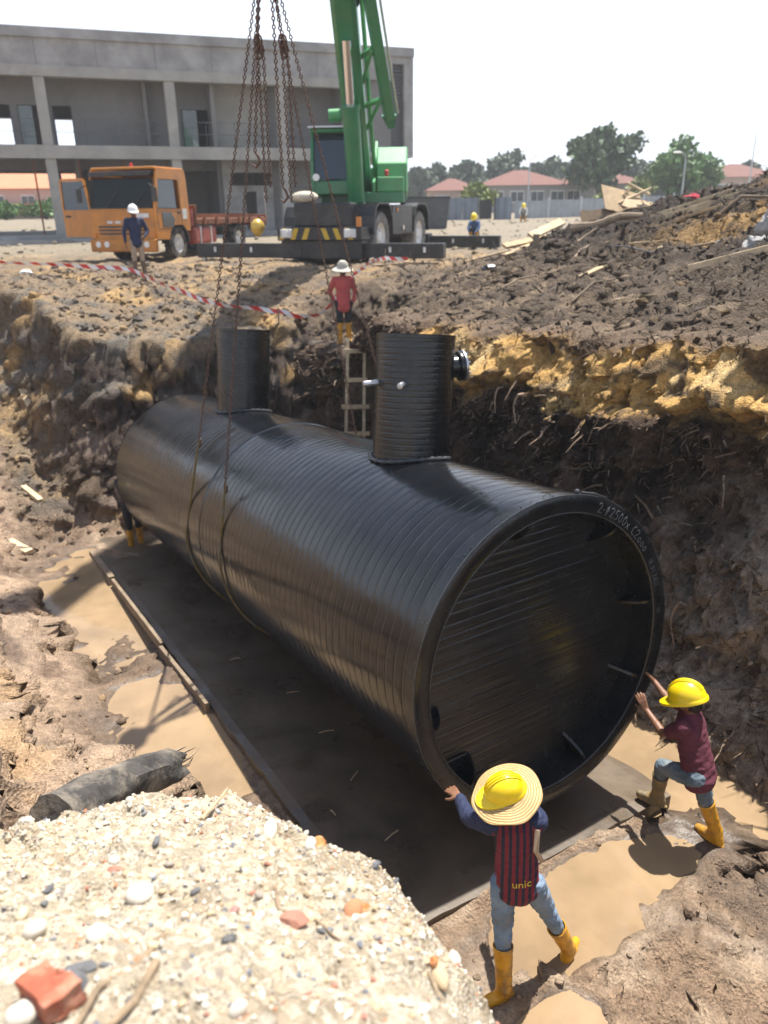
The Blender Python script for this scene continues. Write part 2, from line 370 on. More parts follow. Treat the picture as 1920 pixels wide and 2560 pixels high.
def soil_colour(X, Y, Z):
    s, n = to_sn(X, Y); fl = floorz(Y); G, md = ground_level(X, Y)
    c = np.ones(X.shape + (3,)) * np.array((.205, .148, .092))
    a = fbm(X, Y, Z, 0.7, 5); b = fbm(X, Y, 8.0 + Z, 1.9, 4)
    c = mixc(c, (.34, .225, .105), sstep(0.0, 0.5, a) * 0.8)
    c = mixc(c, (.115, .095, .075), sstep(0.1, 0.45, b) * 0.85)
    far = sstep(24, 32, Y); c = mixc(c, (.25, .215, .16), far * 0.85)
    hz = Z - fl
    floorm = sstep(0.55, 0.15, hz)
    c = mixc(c, (.225, .155, .102), floorm); c = mixc(c, (.33, .245, .17), floorm * sstep(-0.05, 0.35, b))
    c = mixc(c, (.13, .095, .07), floorm * sstep(0.25, 0.6, a) * 0.7)
    c = mixc(c, (.155, .105, .07), floorm * sstep(-1.6, -1.9, n) * sstep(-.35, .15, b) * .9)
    slope = sstep(0.3, 0.7, hz) * sstep(0.05, 0.4, G - Z)
    left = sstep(-2.4, -3.0, n) * sstep(0, 0.3, hz)
    c = mixc(c, (.36, .255, .175), left * 0.9); c = mixc(c, (.13, .085, .06), left * sstep(0.1, 0.5, b) * 0.8)
    c = mixc(c, (.40, .25, .12), left * sstep(0.3, 0.7, a) * 0.5)
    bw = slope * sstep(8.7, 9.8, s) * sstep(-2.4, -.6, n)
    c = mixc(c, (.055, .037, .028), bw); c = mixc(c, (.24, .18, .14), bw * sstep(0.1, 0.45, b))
    # gap ground behind the pit: ochre shoulder above, dark lumps below
    sh = sstep(0.0, 0.3, hz - 2.2) * sstep(9.5, 11, s) * sstep(20, 15, Y)
    c = mixc(c, (.13, .115, .095), sh * sstep(-0.1, 0.3, b) * 0.85); c = mixc(c, (.42, .26, .10), sh * sstep(0.2, 0.55, a) * 0.8)
    pl = sstep(3.5, 4.0, n) * sstep(13.5, 11, s) * sstep(-6, -3, s)
    c = mixc(c, (.075, .054, .038), pl * 0.94); c = mixc(c, (.19, .138, .088), pl * sstep(0.05, 0.45, b) * 0.8)
    mm = sstep(0.12, 0.7, md)
    c = mixc(c, (.042, .031, .024), mm * 0.97)
    oc = mm * sstep(4.0, 5.6, X) * sstep(17, 13, Y) * sstep(-0.05, 0.25, a + 0.2)
    c = mixc(c, (.36, .215, .075), oc * 0.7); c = mixc(c, (.035, .027, .021), mm * sstep(0.1, 0.35, b) * 0.85)
    return c
def axis_coords(lo, hi, step, far0, far1, grow):
    mid = list(np.arange(lo, hi + 1e-6, step)); a = []; x = lo; d = step
    while x > far0: d *= grow; x -= d; a.append(x)
    b = []; x = hi; d = step
    while x < far1: d *= grow; x += d; b.append(x)
    return np.array(a[::-1] + mid + b)
def refine(a, lo, hi, step):
    k = [v for v in a if v < lo - 1e-6 or v > hi + 1e-6]; return np.array(sorted(k + list(np.arange(lo, hi, step)) + [hi]))
xs = refine(axis_coords(-9.0, 10.5, 0.05, -900, 900, 1.16), -2.0, 4.5, .028); ys = refine(axis_coords(1.5, 21.5, 0.05, -300, 1500, 1.10), 2.4, 6.6, .028)
GX, GY = np.meshgrid(xs, ys)
GZ = height(GX, GY)
wet = np.zeros_like(GX); gs, gn = to_sn(GX, GY)
hz = GZ - floorz(GY)
for i in range(len(PUD)): wet = np.maximum(wet, sstep(-0.5, -0.05, pud_mask(GX, GY, i)))
wet = np.maximum(wet, .45 * sstep(-2.3, -2.8, gn) * sstep(1.8, .5, hz) * sstep(-.2, .3, fbm(GX, GY, 5.0, .9, 3)))
wet = np.maximum(wet, 0.75 * sstep(0.30, 0.0, hz) * sstep(-0.25, 0.3, fbm(GX, GY, 2.0, 1.3, 3)))
gc = soil_colour(GX, GY, GZ); gc = gc * (1 - 0.5 * wet[..., None])
# break the steep faces up sideways as well, so that they crumble instead of running straight down
gy_, gx_ = np.gradient(GZ, ys, xs); sl_ = np.hypot(gx_, gy_); stp = sstep(.85, 1.7, sl_) * (GY < 19) * (GY > 2) * (GX > -9) * (GX < 4)
dsp = stp * (0.20 * fbm(GX, GY, GZ, 1.5, 4, .55) + .11 * fbm(GX, GY, GZ * 1.2, 3.3, 4, .65, True) + .05 * fbm(GX, GY, GZ, 8.0, 2)); ux_, uy_ = -gx_ / (sl_ + 1e-6), -gy_ / (sl_ + 1e-6)
DX, DY = GX + ux_ * dsp, GY + uy_ * dsp
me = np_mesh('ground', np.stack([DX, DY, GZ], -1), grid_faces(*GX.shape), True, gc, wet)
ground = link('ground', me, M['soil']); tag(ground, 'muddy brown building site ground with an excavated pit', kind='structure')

# water standing in the pit
for i in range(len(PUD)):
    (cx, cy), a_, b_, lo = PUD[i]; lv = pud_level(i); k = 40
    V = [(cx, cy, lv)]; F = []
    for j in range(k):
        t = 2 * math.pi * j / k; u, v = math.cos(t) * a_ * 1.2, math.sin(t) * b_ * 1.2
        V.append((cx + u * TA[0] + v * TN[0], cy + u * TA[1] + v * TN[1], lv))
    F = [(0, 1 + (j + 1) % k, 1 + j) for j in range(k)]
    o = link('puddle', np_mesh('puddle', V, F, True), M['mudwater'])
    tag(o, ['tan muddy water beside the far left slab edge', 'muddy puddle between the charred log and the slab', 'wide muddy puddle behind the worker in maroon',
            'muddy water along the front edge of the slab', 'small puddle beside the nearest yellow boot'][i], kind='structure')

# ---- the cut face on the right: peat under a band of yellow clay
ss = np.arange(-4.5, 11.0, 0.034); tt = np.linspace(0, 1, 132)
S, Tt = np.meshgrid(ss, tt)
XX4, YY4 = from_sn(ss, np.full_like(ss, 4.15)); top = height(XX4, YY4) + 0.02
XXf, YYf = from_sn(ss, np.full_like(ss, 2.9)); fl = floorz(YYf)
toe = 0.45 * sstep(2.2, -0.5, ss)
kt = [0, .13, .30, .50, .66, .76, .88, 1.0]
kn = [2.12 - toe * .3, 2.42 - toe * .3, 2.98 - toe * .2, 3.34, 3.12, 3.20, 3.66, 4.3]
kz = [lambda i: fl - .12, lambda i: fl + .20 + toe * .2, lambda i: fl + .78, lambda i: fl + .60 * (top - fl), lambda i: top - .95, lambda i: top - .62, lambda i: top - .10, lambda i: top]
PN = np.zeros_like(S); PZ = np.zeros_like(S)
zc = np.stack([f(0) for f in kz]); nc = np.stack([np.broadcast_to(k, ss.shape) for k in kn])
for j in range(len(ss)):
    PN[:, j] = np.interp(tt, kt, nc[:, j]); PZ[:, j] = np.interp(tt, kt, zc[:, j])
PN = (PN + np.roll(PN, 1, 0) + np.roll(PN, -1, 0)) / 3; PN[0] = nc[0]; PN[-1] = nc[-1]
mid = sstep(0, .12, Tt) * sstep(1.0, .90, Tt)
yel = sstep(-.12, .05, PZ - (top[None] - .82 - .16 * fbm(S, 0 * S, 1.0, .8, 3))) * sstep(.02, -.12, PZ - (top[None] - .06))
yel *= sstep(-1.0, 0.3, S) * sstep(7.0, 6.4, S) * sstep(-0.55, -0.05, fbm(S, PZ, 4.0, .9, 3) + 0.1)
d = 0.28 * fbm(S, PZ, 0.0, .75, 3) + 0.15 * fbm(S, PZ, 2.0, 2.1, 4, .55, True)
fine = fbm(S, PZ * 0.8, 6.0, 6.5, 4, .62, True) * 0.085
bq = S * 2.3 + .8 * fbm(S, PZ, 1.5, .7, 2); bid = np.floor(bq).astype(int); bz = np.floor((PZ + .2 * np.sin(bid * 7.3)) * 2.6).astype(int)
rb = np.random.RandomState(77).uniform(-.9, 1.3, 4096); tb = np.random.RandomState(78).uniform(-.8, .8, 4096)
blk = rb[(bid * 31 + bz * 17) % 4096] + tb[(bid * 13 + bz * 7) % 4096] * ((bq % 1.0) - .5) - 1.1 * sstep(.16, .0, np.minimum(bq % 1.0, 1 - bq % 1.0))      # bucket teeth grooves in the clay
d = d + fine * (1 - .75 * yel) + yel * (0.105 * blk - 0.02 + .05 * fbm(S, PZ, 3.0, 3.0, 3))
d = d - 0.34 * sstep(.45, .56, Tt) * sstep(.76, .70, Tt) * sstep(-.2, .25, fbm(S, 0 * S, 2.2, .6, 2) + .25)
d = d - 0.45 * sstep(6.2, 7.2, S) * sstep(10.2, 9.2, S) * sstep(.9, .7, Tt)
PN2 = PN - d * mid; PZ2 = PZ + mid * (0.06 * fbm(S, PZ, 11.0, 2.5, 4) + .03 * fbm(S, PZ, 12.0, 9, 3))
WX, WY = from_sn(S, PN2)
b = fbm(S, PZ, 8.0, 1.3, 4); b2 = fbm(S, PZ, 15.0, 4.5, 4)
wc = np.ones(S.shape + (3,)) * np.array((.070, .044, .029))
wc = mixc(wc, (.030, .020, .014), sstep(0, .35, b)); wc = mixc(wc, (.15, .095, .060), sstep(.1, .5, b2) * .7)
low = sstep(.52, .36, Tt + .10 * b + .04 * np.clip(S, 0, 6)) * sstep(7, 4.5, S)
wc = mixc(wc, (.40, .31, .23), low * .95); wc = mixc(wc, (.20, .14, .095), low * sstep(0, .4, b2) * .8); wc = mixc(wc, (.46, .40, .33), low * sstep(.1, .5, b) * .6)
wc = mixc(wc, (.60, .365, .125), yel * .95); wc = mixc(wc, (.44, .25, .075), yel * sstep(0, .4, b2) * .7); wc = mixc(wc, (.64, .48, .25), yel * sstep(.15, .5, b) * .6); wc = mixc(wc, (.10, .07, .045), yel * sstep(.25, .5, fbm(S, PZ, 21.0, 2.6, 3)) * .85)
tp_ = sstep(.86, .95, Tt); wc = mixc(wc, (.17, .12, .08), tp_ * .8)
wall = link('pit_wall', np_mesh('pit_wall', np.stack([WX, WY, PZ2], -1), grid_faces(*S.shape), True, wc, 0 * S), M['peat'])
tag(wall, 'cut pit face of dark peat under yellow clay', kind='structure')
WALLP = np.stack([WX, WY, PZ2], -1)

# ---- heap of sand and gravel under the camera
HC = np.array((-0.75, 0.05))
def heap_z(X, Y):
    dx, dy = X - HC[0], Y - HC[1]; r_ = np.hypot(dx, dy); th = np.arctan2(dx, dy)      # th: 0 ahead, + to the right
    edge = np.interp(th, [-3.2, -1.6, -.55, -.25, .04, .40, .62, .95, 1.6, 3.2], [2.0, 2.05, 2.02, 2.08, 2.26, 1.70, 1.32, 1.02, .85, 1.2])
    edge = edge + 0.10 * fbm(X, Y, 0.0, 1.6, 4, .6)
    base = -1.12 - 0.45 * r_
    over = np.clip(r_ - edge, 0, None)
    st = np.interp(th, [-3.2, -1.2, -.5, -.1, .2, 3.2], [0.7, .8, 0.95, 1.5, 1.75, 1.75])
    soft = np.where(over < .35, over * over / .7, over - .175)
    z = base - st * soft * 1.05 + 0.45 * over
    return z, over
hx = np.arange(-4.2, 2.4, 0.018); hy = np.arange(-1.6, 4.3, 0.018)
HX, HY = np.meshgrid(hx, hy); HZ, ov = heap_z(HX, HY)
def heap_noise(X, Y): return 0.05 * fbm(X, Y, 1.0, 2.4, 4, .55) + 0.040 * sstep(.0, .7, fbm(X, Y, 3.0, 4.5, 3)) + 0.012 * fbm(X, Y, 2.0, 11, 4, .6) + 0.012 * fbm(X, Y, 5.0, 6, 2, .5, True)
HZ = HZ + heap_noise(HX, HY)
keep = HZ > -5.3
n1 = fbm(HX, HY, 3.0, 1.5, 4)
hc_ = np.ones(HX.shape + (3,)) * np.array((.46, .385, .275))
hc_ = mixc(hc_, (.40, .32, .21), sstep(0, .5, n1)); hc_ = mixc(hc_, (.30, .23, .15), sstep(.25, .6, fbm(HX, HY, 9.0, 3.0, 3)) * .7)
hc_ = mixc(hc_, (.22, .16, .10), sstep(.15, .5, fbm(HX, HY, 14.0, 1.2, 4)) * sstep(-.6, .3, HX) * .8); hc_ = mixc(hc_, (.27, .20, .135), sstep(.25, .8, ov)); hc_ = mixc(hc_, (.30, .23, .16), sstep(-1.5, -1.9, HX) * .7)
F = grid_faces(*HX.shape); kf = keep.ravel()[F].any(1); F = F[kf]
used = np.unique(F); remap = -np.ones(HX.size, int); remap[used] = np.arange(len(used))
heap = link('gravel_heap', np_mesh('gravel_heap', np.stack([HX, HY, HZ], -1).reshape(-1, 3)[used], remap[F], True, hc_.reshape(-1, 3)[used], np.zeros(len(used))), M['gravel'])
tag(heap, 'pale sunlit heap of sand and gravel in the foreground', kind='structure')
def surf(x, y):
    z1 = float(height(np.array([float(x)]), np.array([float(y)]))[0])
    h, _ = heap_z(np.array([float(x)]), np.array([float(y)])); h = float(h[0] + heap_noise(np.array([float(x)]), np.array([float(y)]))[0])
    return max(z1, h)

# ---- concrete slab under the tank
def slab_xy(s, n): x, y = from_sn(s, n); return x, y
su = np.linspace(-.36, 9.95, 90); sv = np.linspace(-1.74, 1.28, 34)
SU, SV = np.meshgrid(su, sv); edge = ((SU == su[0]) | (SU == su[-1]) | (SV == sv[0]) | (SV == sv[-1]))
jx = 0.03 * fbm(SU, SV, 2.0, 2.0, 3); SX, SY = from_sn(SU + jx * edge, SV + jx * edge)
SZ = floorz(SY) + 0.105 + 0.008 * fbm(SU, SV, 1, 1.2, 3) - 0.012 * edge
tv = np.stack([SX, SY, SZ], -1); h_, w_ = SU.shape
V = list(tv.reshape(-1, 3)); F = [tuple(q) for q in grid_faces(h_, w_, flip=True)]
ring = [(0, j) for j in range(w_)] + [(i, w_ - 1) for i in range(1, h_)] + [(h_ - 1, j) for j in range(w_ - 2, -1, -1)] + [(i, 0) for i in range(h_ - 2, 0, -1)]
b0 = len(V)
for i, j in ring: p = tv[i, j]; V.append(np.array((p[0], p[1], p[2] - .22)))
for k in range(len(ring)):
    k2 = (k + 1) % len(ring); a0 = ring[k][0] * w_ + ring[k][1]; a1 = ring[k2][0] * w_ + ring[k2][1]
    F.append((a0, a1, b0 + k2, b0 + k))
me = bpy.data.meshes.new('concrete_slab'); me.from_pydata([tuple(p) for p in V], [], F)
import bmesh
bm = bmesh.new(); bm.from_mesh(me); bmesh.ops.recalc_face_normals(bm, faces=bm.faces); bm.to_mesh(me); bm.free()
if me.polygons[0].normal.z < 0: me.flip_normals()
slab = link('concrete_slab', me, M['slab']); tag(slab, 'wet concrete slab on the pit floor under the tank', kind='structure')
# ------------------------------------------------------------------ the tank
az_, ti_ = R(31.5), R(-5.5)
ta = Vector((-math.sin(az_) * math.cos(ti_), math.cos(az_) * math.cos(ti_), math.sin(ti_)))
tr = Vector((math.cos(az_), math.sin(az_), 0)); tu = tr.cross(ta).normalized()
C0 = Vector((1.297, 5.203, -3.285)); TL = 8.9; TR = 1.3
def tpt(s, th, r_=TR): return C0 + ta * s + tr * (math.cos(th) * r_) + tu * (math.sin(th) * r_)
tank = empty('storage_tank', (0, 0, 0)); tag(tank, 'huge ribbed black plastic cylindrical tank hanging in slings over the slab', 'tank')
# shell: spiral-wound bands, with a plain joint band
na = 192; PITCHB = 0.118
svals = []; s_ = 0.0
while s_ < TL: svals.append(s_); s_ += PITCHB / 12
svals = np.array(svals); ths = np.linspace(0, 2 * np.pi, na + 1)
SS, TH = np.meshgrid(svals, ths)
ph = ((SS - PITCHB * TH / (2 * np.pi)) / PITCHB) % 1.0
prof = 0.0022 + 0.0007 * np.sin(np.pi * ph) - 0.0042 * np.exp(-((ph - .93) / .040) ** 2) + .0012 * np.exp(-((ph - .80) / .05) ** 2)
plain = sstep(4.62, 4.66, SS) * sstep(5.42, 5.38, SS)
front = sstep(.10, .02, SS)
rr = TR - 0.016 + prof * (1 - plain) * (1 - front) + plain * .012 + front * .016
rr = rr + 0.0022 * fbm(np.cos(TH) * 2, np.sin(TH) * 2, SS * 2.2, 1.0, 3) + 0.0012 * pnoise(np.cos(TH) * 9, np.sin(TH) * 9, SS / PITCHB * .9) + .006 * fbm(np.cos(TH) * .8, np.sin(TH) * .8, SS * .35, 1.0, 2)
cs, sn_ = np.cos(TH), np.sin(TH)
P = np.array(C0) + SS[..., None] * np.array(ta) + (cs * rr)[..., None] * np.array(tr) + (sn_ * rr)[..., None] * np.array(tu)
link('shell', np_mesh('shell', P, grid_faces(*SS.shape, flip=False), True), M['hdpe'], tank)
# dished far end
mb = MB(); mb.lathe([(TR - .01, 0), (TR - .03, .05), (TR - .16, .16), (TR * .6, .3), (TR * .3, .36), (0.001, .38)], C0 + ta * (TL - .02), ta, 72); mb.build('end_cap', M['hdpe'], tank, smooth=True, fix=True)
# near end: thick ring in two arcs, recessed plate with ridges, gussets
RI = 1.165; DEP = 0.21
def ringarc(a0, a1, out):
    pr = [(TR + .004, .10), (TR + out, .055), (TR + out, -.012), (TR + out - .008, -.018), (RI + .012, -.018), (RI, -.008), (RI, .10), (RI - .004, DEP)]
    vs = []; n = int(abs(a1 - a0) / R(2.2))
    for r_, h_ in pr:
        for k in range(n + 1):
            t = a0 + (a1 - a0) * k / n; rj = r_ + .0016 * math.sin(t * 23) + .001 * math.sin(t * 71)
            vs.append(tpt(h_, t, rj))
    fs = [(i * (n + 1) + k, i * (n + 1) + k + 1, (i + 1) * (n + 1) + k + 1, (i + 1) * (n + 1) + k) for i in range(len(pr) - 1) for k in range(n)]
    return MB().add(vs, fs)
ringo = ringarc(R(-100), R(74), .016).build('end_ring', M['hdpe_riser'], tank, smooth=True, fix=True)
ringarc(R(74), R(260), .006).build('end_ring', M['hdpe_riser'], tank, smooth=True, fix=True)
for rr_, hh_ in ((RI + .004, -.016), (TR + .008, -.014)):
    MB().tube([tpt(hh_, R(q), rr_ + .001 * math.sin(q * 3.1)) for q in range(0, 360, 3)], .0042, 5, closed=True).build('rim_highlight', M['weld'], tank, smooth=True)  # paler beads stand in for the highlights along both ring edges
# plate
yy = np.linspace(-RI, RI, 420); xx_ = np.linspace(-1, 1, 60)
rng = np.random.RandomState(3)
XXp, YYp = np.meshgrid(xx_, yy); half = np.sqrt(np.clip(RI * RI - YYp ** 2, 0, None)); XXp = XXp * half
rel = np.zeros_like(YYp); yb = -RI
while yb < RI:
    wv = rng.uniform(.052, .088); k = rng.uniform(-.012, .012); hgt = rng.uniform(.004, .0085)
    q = (YYp - yb - k * XXp - .010 * np.sin(XXp * 1.1))
    rel += hgt * np.exp(-(np.abs(q) / .0055) ** 2) - .003 * np.exp(-(np.abs(q + .012) / .005) ** 2)
    if rng.rand() < .5: rel += .003 * np.exp(-(np.abs(q - wv * .45) / .004) ** 2)
    yb += wv
rel += .0005 * fbm(XXp * 1.2, YYp * 9, 0, 1.0, 3) + .004 * fbm(XXp, YYp, 4.0, 1.0, 2)
P = np.array(C0)[None, None] + (DEP - rel)[..., None] * np.array(ta) + XXp[..., None] * np.array(tr) + YYp[..., None] * np.array(tu)
o = link('end_plate', np_mesh('end_plate', P, grid_faces(*XXp.shape), True), M['hdpe_plate'], tank)
for deg in (52, 8, -27, -70, 226, 192, 142, 100):
    t = R(deg); pr = []
    for k in range(9):
        u = k / 8; pr.append((RI - 0.001 - 0.19 * u, .004 + DEP * (u ** 2.0) * .96))
    rv = tr * math.cos(t) + tu * math.sin(t); tv_ = (-tr * math.sin(t) + tu * math.cos(t))
    poly = [(RI + .004, DEP)] + [(r_, h_) for r_, h_ in pr][::1]
    vs = []; n = len(poly)
    for off in (-.012, .012):
        for r_, h_ in poly: vs.append(C0 + ta * h_ + rv * r_ + tv_ * off)
    fs = [tuple(range(n - 1, -1, -1)), tuple(range(n, 2 * n))] + [(i, (i + 1) % n, n + (i + 1) % n, n + i) for i in range(n)]
    MB().add(vs, fs).build('gusset', M['hdpe_riser'], tank, fix=True)
# slivers of plastic left on the rim by the welder
mb = MB(); rnd = random.Random(5)
for k in range(46):
    t = R(rnd.uniform(60, 250)); p = tpt(rnd.uniform(-.02, .06), t, TR + .008); q = p + Vector((rnd.uniform(-.03, .03), rnd.uniform(-.03, .03), rnd.uniform(-.01, .03)))
    mb.tube([p, (p + q) / 2 + Vector((0, 0, .006)), q], [.003, .0025, .001], 4)
tag(mb.build('plastic_shavings', M['weld'], tank), kind='stuff')
mb = MB(); mb.tube([tpt(0.02, R(75.5), TR + .02), tpt(.0, R(70), TR + .03), tpt(-.01, R(64), TR + .026)], [.008, .007, .004], 6); mb.sph(tpt(.03, R(77), TR + .022), .022, 8, 6); mb.build('loose_strap_end', M['weld'], tank)
# handwriting on the ring
GL = {'2': [[(0, .8), (.2, 1), (.5, .95), (.55, .7), (.3, .35), (0, 0), (.3, .06), (.65, .02)]], '5': [[(.6, 1), (.15, 1), (.1, .6), (.4, .65), (.6, .4), (.45, .08), (0, .05)]],
      '0': [[(.3, 1), (.05, .7), (.05, .3), (.3, 0), (.55, .3), (.55, .7), (.3, 1)]], 'x': [[(0, .6), (.55, 0)], [(.55, .65), (0, 0)]], 'C': [[(.6, .9), (.3, 1), (.05, .6), (.1, .15), (.4, 0), (.65, .1)]],
      'o': [[(.3, .62), (.08, .45), (.1, .12), (.35, 0), (.55, .2), (.5, .5), (.3, .62)]], 'p': [[(.3, .85), (.08, .65), (.12, .4), (.35, .38), (.5, .6), (.3, .85)], [(.42, 1), (.1, -.1)]],
      '-': [[(0, .45), (.25, .45)]], '1': [[(.2, 1), (.25, 0)]], '8': [[(.3, .52), (.08, .75), (.3, 1), (.5, .78), (.3, .52), (.06, .25), (.3, 0), (.55, .25), (.3, .52)]], '.': [[(.1, 0), (.18, .05)]],
      '7': [[(0, .95), (.55, 1), (.2, 0)]], ' ': [], 'i': [[(.2, .8), (.22, 0)]]}
def write(txt, deg, r0, size, wgt):
    t = R(deg)
    for ch in txt:
        mb = MB()
        for st in GL[ch]:
            pts = []
            for u, v in st: 
                tt_ = t - (u * size * .8) / r0; pts.append(tpt(-.0195, tt_, r0 + v * size))
            mb.tube(pts, wgt, 5)
        if mb.v: mb.build('handwritten_character', M['scratch'], ringo)
        t -= size * (.72 if ch not in '.-1i ' else .42) / r0
write('2-p2500x C2ooo', 67, RI + .030, .078, .0016)
write('18.01.2017', 27, RI + .035, .050, .0011)
write('10', 4, RI + .035, .05, .0010)
# risers
def riser(s, th, rad, top, n=96):
    ax = (tr * math.cos(th) + tu * math.sin(th)).normalized(); base = C0 + ta * s
    rt = empty('riser'); rt.parent = tank
    hs = np.linspace(1.12, top, 150); tg = np.linspace(0, 2 * np.pi, n + 1); H, G = np.meshgrid(hs, tg)
    ph = ((H - .055 * G / (2 * np.pi)) / .055) % 1.0
    rr = rad - .0008 + .001 * np.sin(np.pi * ph) - .0034 * np.exp(-((ph - .5) / .10) ** 2) + .0012 * fbm(np.cos(G) * 2, np.sin(G) * 2, H * 4, 1, 3)
    rr = np.where(H > top - .03, rad + .001, rr)
    e1 = ta; e2 = ax.cross(ta).normalized()
    P = np.array(base) + H[..., None] * np.array(ax) + (np.cos(G) * rr)[..., None] * np.array(e1) + (np.sin(G) * rr)[..., None] * np.array(e2)
    link('riser_pipe', np_mesh('riser_pipe', P, grid_faces(*H.shape), True), M['hdpe_riser'], rt)
    MB().lathe([(rad + .001, 0), (rad + .003, .006), (rad - .055, .006), (rad - .06, -.05), (rad - .06, -.7)], base + ax * top, ax, 64).build('riser_lip', M['hdpe_riser'], rt, smooth=True, fix=True)
    # weld collar following the saddle
    vs = []
    for k in range(120):
        t = 2 * math.pi * k / 120; u = math.cos(t) * (rad + .015); v = math.sin(t) * (rad + .015)
        vs.append(base + ax * math.sqrt((TR + .004) ** 2 - v * v) + e1 * u + e2 * v)
    MB().tube(vs, [.020 + .005 * math.sin(k * 1.3) + .003 * math.sin(k * 4.1) for k in range(120)], 8, closed=True).build('weld_collar', M['weld'], rt, smooth=True)
    return rt, ax, base, e1, e2
rt, ax, base, e1, e2 = riser(2.12, R(83), .372, 2.43)
# bolted flange outlet on the right of the near riser, and two pipe stubs
fd = (tr * .93 + ta * -.30 + Vector((0, 0, .02))).normalized(); fc = base + ax * 2.09
fl_ = empty('outlet_pipe'); fl_.parent = rt
MB().cyl(fc + fd * .33, fc + fd * .50, .105, n=32).build('outlet_spigot', M['hdpe_riser'], fl_, smooth=True)
MB().lathe([(.106, .43), (.138, .435), (.144, .45), (.138, .475), (.09, .478)], fc, fd, 40).build('flange', M['hdpe_riser'], fl_, smooth=True, fix=True)
MB().lathe([(.092, .476), (.147, .478), (.150, .489), (.145, .500), (.092, .500), (.088, .47)], fc, fd, 40).build('steel_backing_ring', M['steel'], fl_, smooth=True, fix=True)
x_, y_, d_ = frame(fd)
for k in range(8):
    t = 2 * math.pi * (k + .5) / 8; p = fc + fd * .445 + (x_ * math.cos(t) + y_ * math.sin(t)) * .125
    MB().cyl(p, p + fd * .075, .012, n=6).build('bolt', M['steel'], fl_)
for sgn, dv in ((0, (-tr * .74 - ta * .67)), (1, (-tr * .98 + ta * .18))):
    dv = dv.normalized(); p = base + ax * 2.02
    MB().lathe([(.001, .52), (.026, .518), (.03, .51), (.03, .34), (.05, .345), (.05, .335), (.03, .33)], p, dv, 16).build('pipe_stub', M['steel'], rt, smooth=True, fix=True)
riser(6.5, R(83), .372, 2.40)

# ------------------------------------------------------------------ lifting gear
RING = Vector((-1.10, 9.0, 2.55))
def chain_mesh(p0, p1, link_len=.050, wire=.0062, sag=0.0):
    p0, p1 = Vector(p0), Vector(p1); L = (p1 - p0).length; n = max(2, int(L / (link_len * .72)))
    x, y, d = frame(p1 - p0); mb = MB(); a = link_len / 2 - wire; b = link_len * .30
    for i in range(n):
        u = (i + .5) / n; c = p0.lerp(p1, u) + Vector((0, 0, -sag * 4 * u * (1 - u)))
        e = x if i % 2 else y
        pts = []
        for k in range(8):
            t = 2 * math.pi * (k + .5) / 8; pts.append(c + d * (math.cos(t) * (a if abs(math.cos(t)) > .5 else a * .75)) + e * (math.sin(t) * b))
        mb.tube(pts, wire, 4, closed=True)
    return mb
crane_chain_group = 'chain legs of the lifting sling'
ends = [(5.1, 180, 152), (3.9, 180, 156), (5.1, 8, 30), (3.9, 22, 40)]
clabs = ['rusty chain leg on the left ending at the farther yellow sling', 'rusty chain leg on the left ending at the nearer yellow sling',
         'rusty chain leg passing the ladder to the far side of the tank', 'rusty chain leg passing behind the near riser']
YEL = mat('yellow_webbing', (.17, .13, .04), 0.8, var=.3, vscale=12, dirt=(.10, .16, .22), dscale=3, damt=.7)
for (s, th, th2), lb in zip(ends, clabs):
    q = tpt(s, R(th), TR + .012)
    k = .80 if s > 4.5 else .86
    if th < 90: k = .95
    e = RING.lerp(q, k)
    o = chain_mesh(RING, e).build('lifting_chain', M['rust'], None, smooth=True); tag(o, lb, 'chain', crane_chain_group)
    MB().tube([e + Vector((0, 0, .03)), e + Vector((.02, -.03, 0)), e + Vector((.02, -.03, -.06)), e + Vector((0, 0, -.09)), e + Vector((-.02, .02, -.06))], [.012, .015, .015, .014, .006], 8).build('hook', M['rust'], o, smooth=True)
# webbing slings round the belly
for s, lb in ((5.1, 'thin yellow sling under the tank at the farther chains'), (3.9, 'yellow and blue sling under the tank at the nearer chains')):
    q0 = RING.lerp(tpt(s, R(180), TR + .012), .80 if s > 4.5 else .86); q1 = RING.lerp(tpt(s, R(10 if s > 4.5 else 22), TR + .012), .95)
    pts = [q0]
    for k in range(0, 41): pts.append(tpt(s + .02 * math.sin(k * .4), R(178 + (182 + (8 if s > 4.5 else 22) - 6) * k / 40), TR + .010))
    pts.append(q1)
    o = MB().tube(pts, .014, 6, flat=.4, upv=tuple(ta)).build('web_sling', YEL, None, smooth=True); tag(o, lb, 'sling', 'web slings round the tank')
# master ring, shackles and the spare chain tails that hang from it
o = MB().tube([RING + Vector((math.cos(t) * .10, 0, .14 + math.sin(t) * .16)) for t in np.linspace(0, 2 * math.pi, 18)[:-1]], .022, 8, closed=True).build('master_ring', M['rust'], None, smooth=True)
tag(o, 'steel master ring gathering the chain legs above the tank', 'ring')
tails = [((-.02, -.02, 0), (-.22, 0, -1.95), 'spare chain tail ending in a hook above the truck bed', 1), ((.05, 0, 0), (.06, -.02, -2.3), 'spare chain tail hanging lowest in front of the building', 1)]
for a_, b_, lb, hk in tails:
    o = chain_mesh(RING + Vector(a_), RING + Vector(b_), .052, .007).build('lifting_chain', M['rust'], None, smooth=True); tag(o, lb, 'chain', 'spare chain tails')
    e = RING + Vector(b_)
    MB().tube([e, e + Vector((.03, -.02, -.04)), e + Vector((.05, -.02, -.10)), e + Vector((.0, 0, -.15)), e + Vector((-.05, .02, -.11))], [.012, .014, .015, .013, .006], 8).build('hook', M['rust'], o, smooth=True)
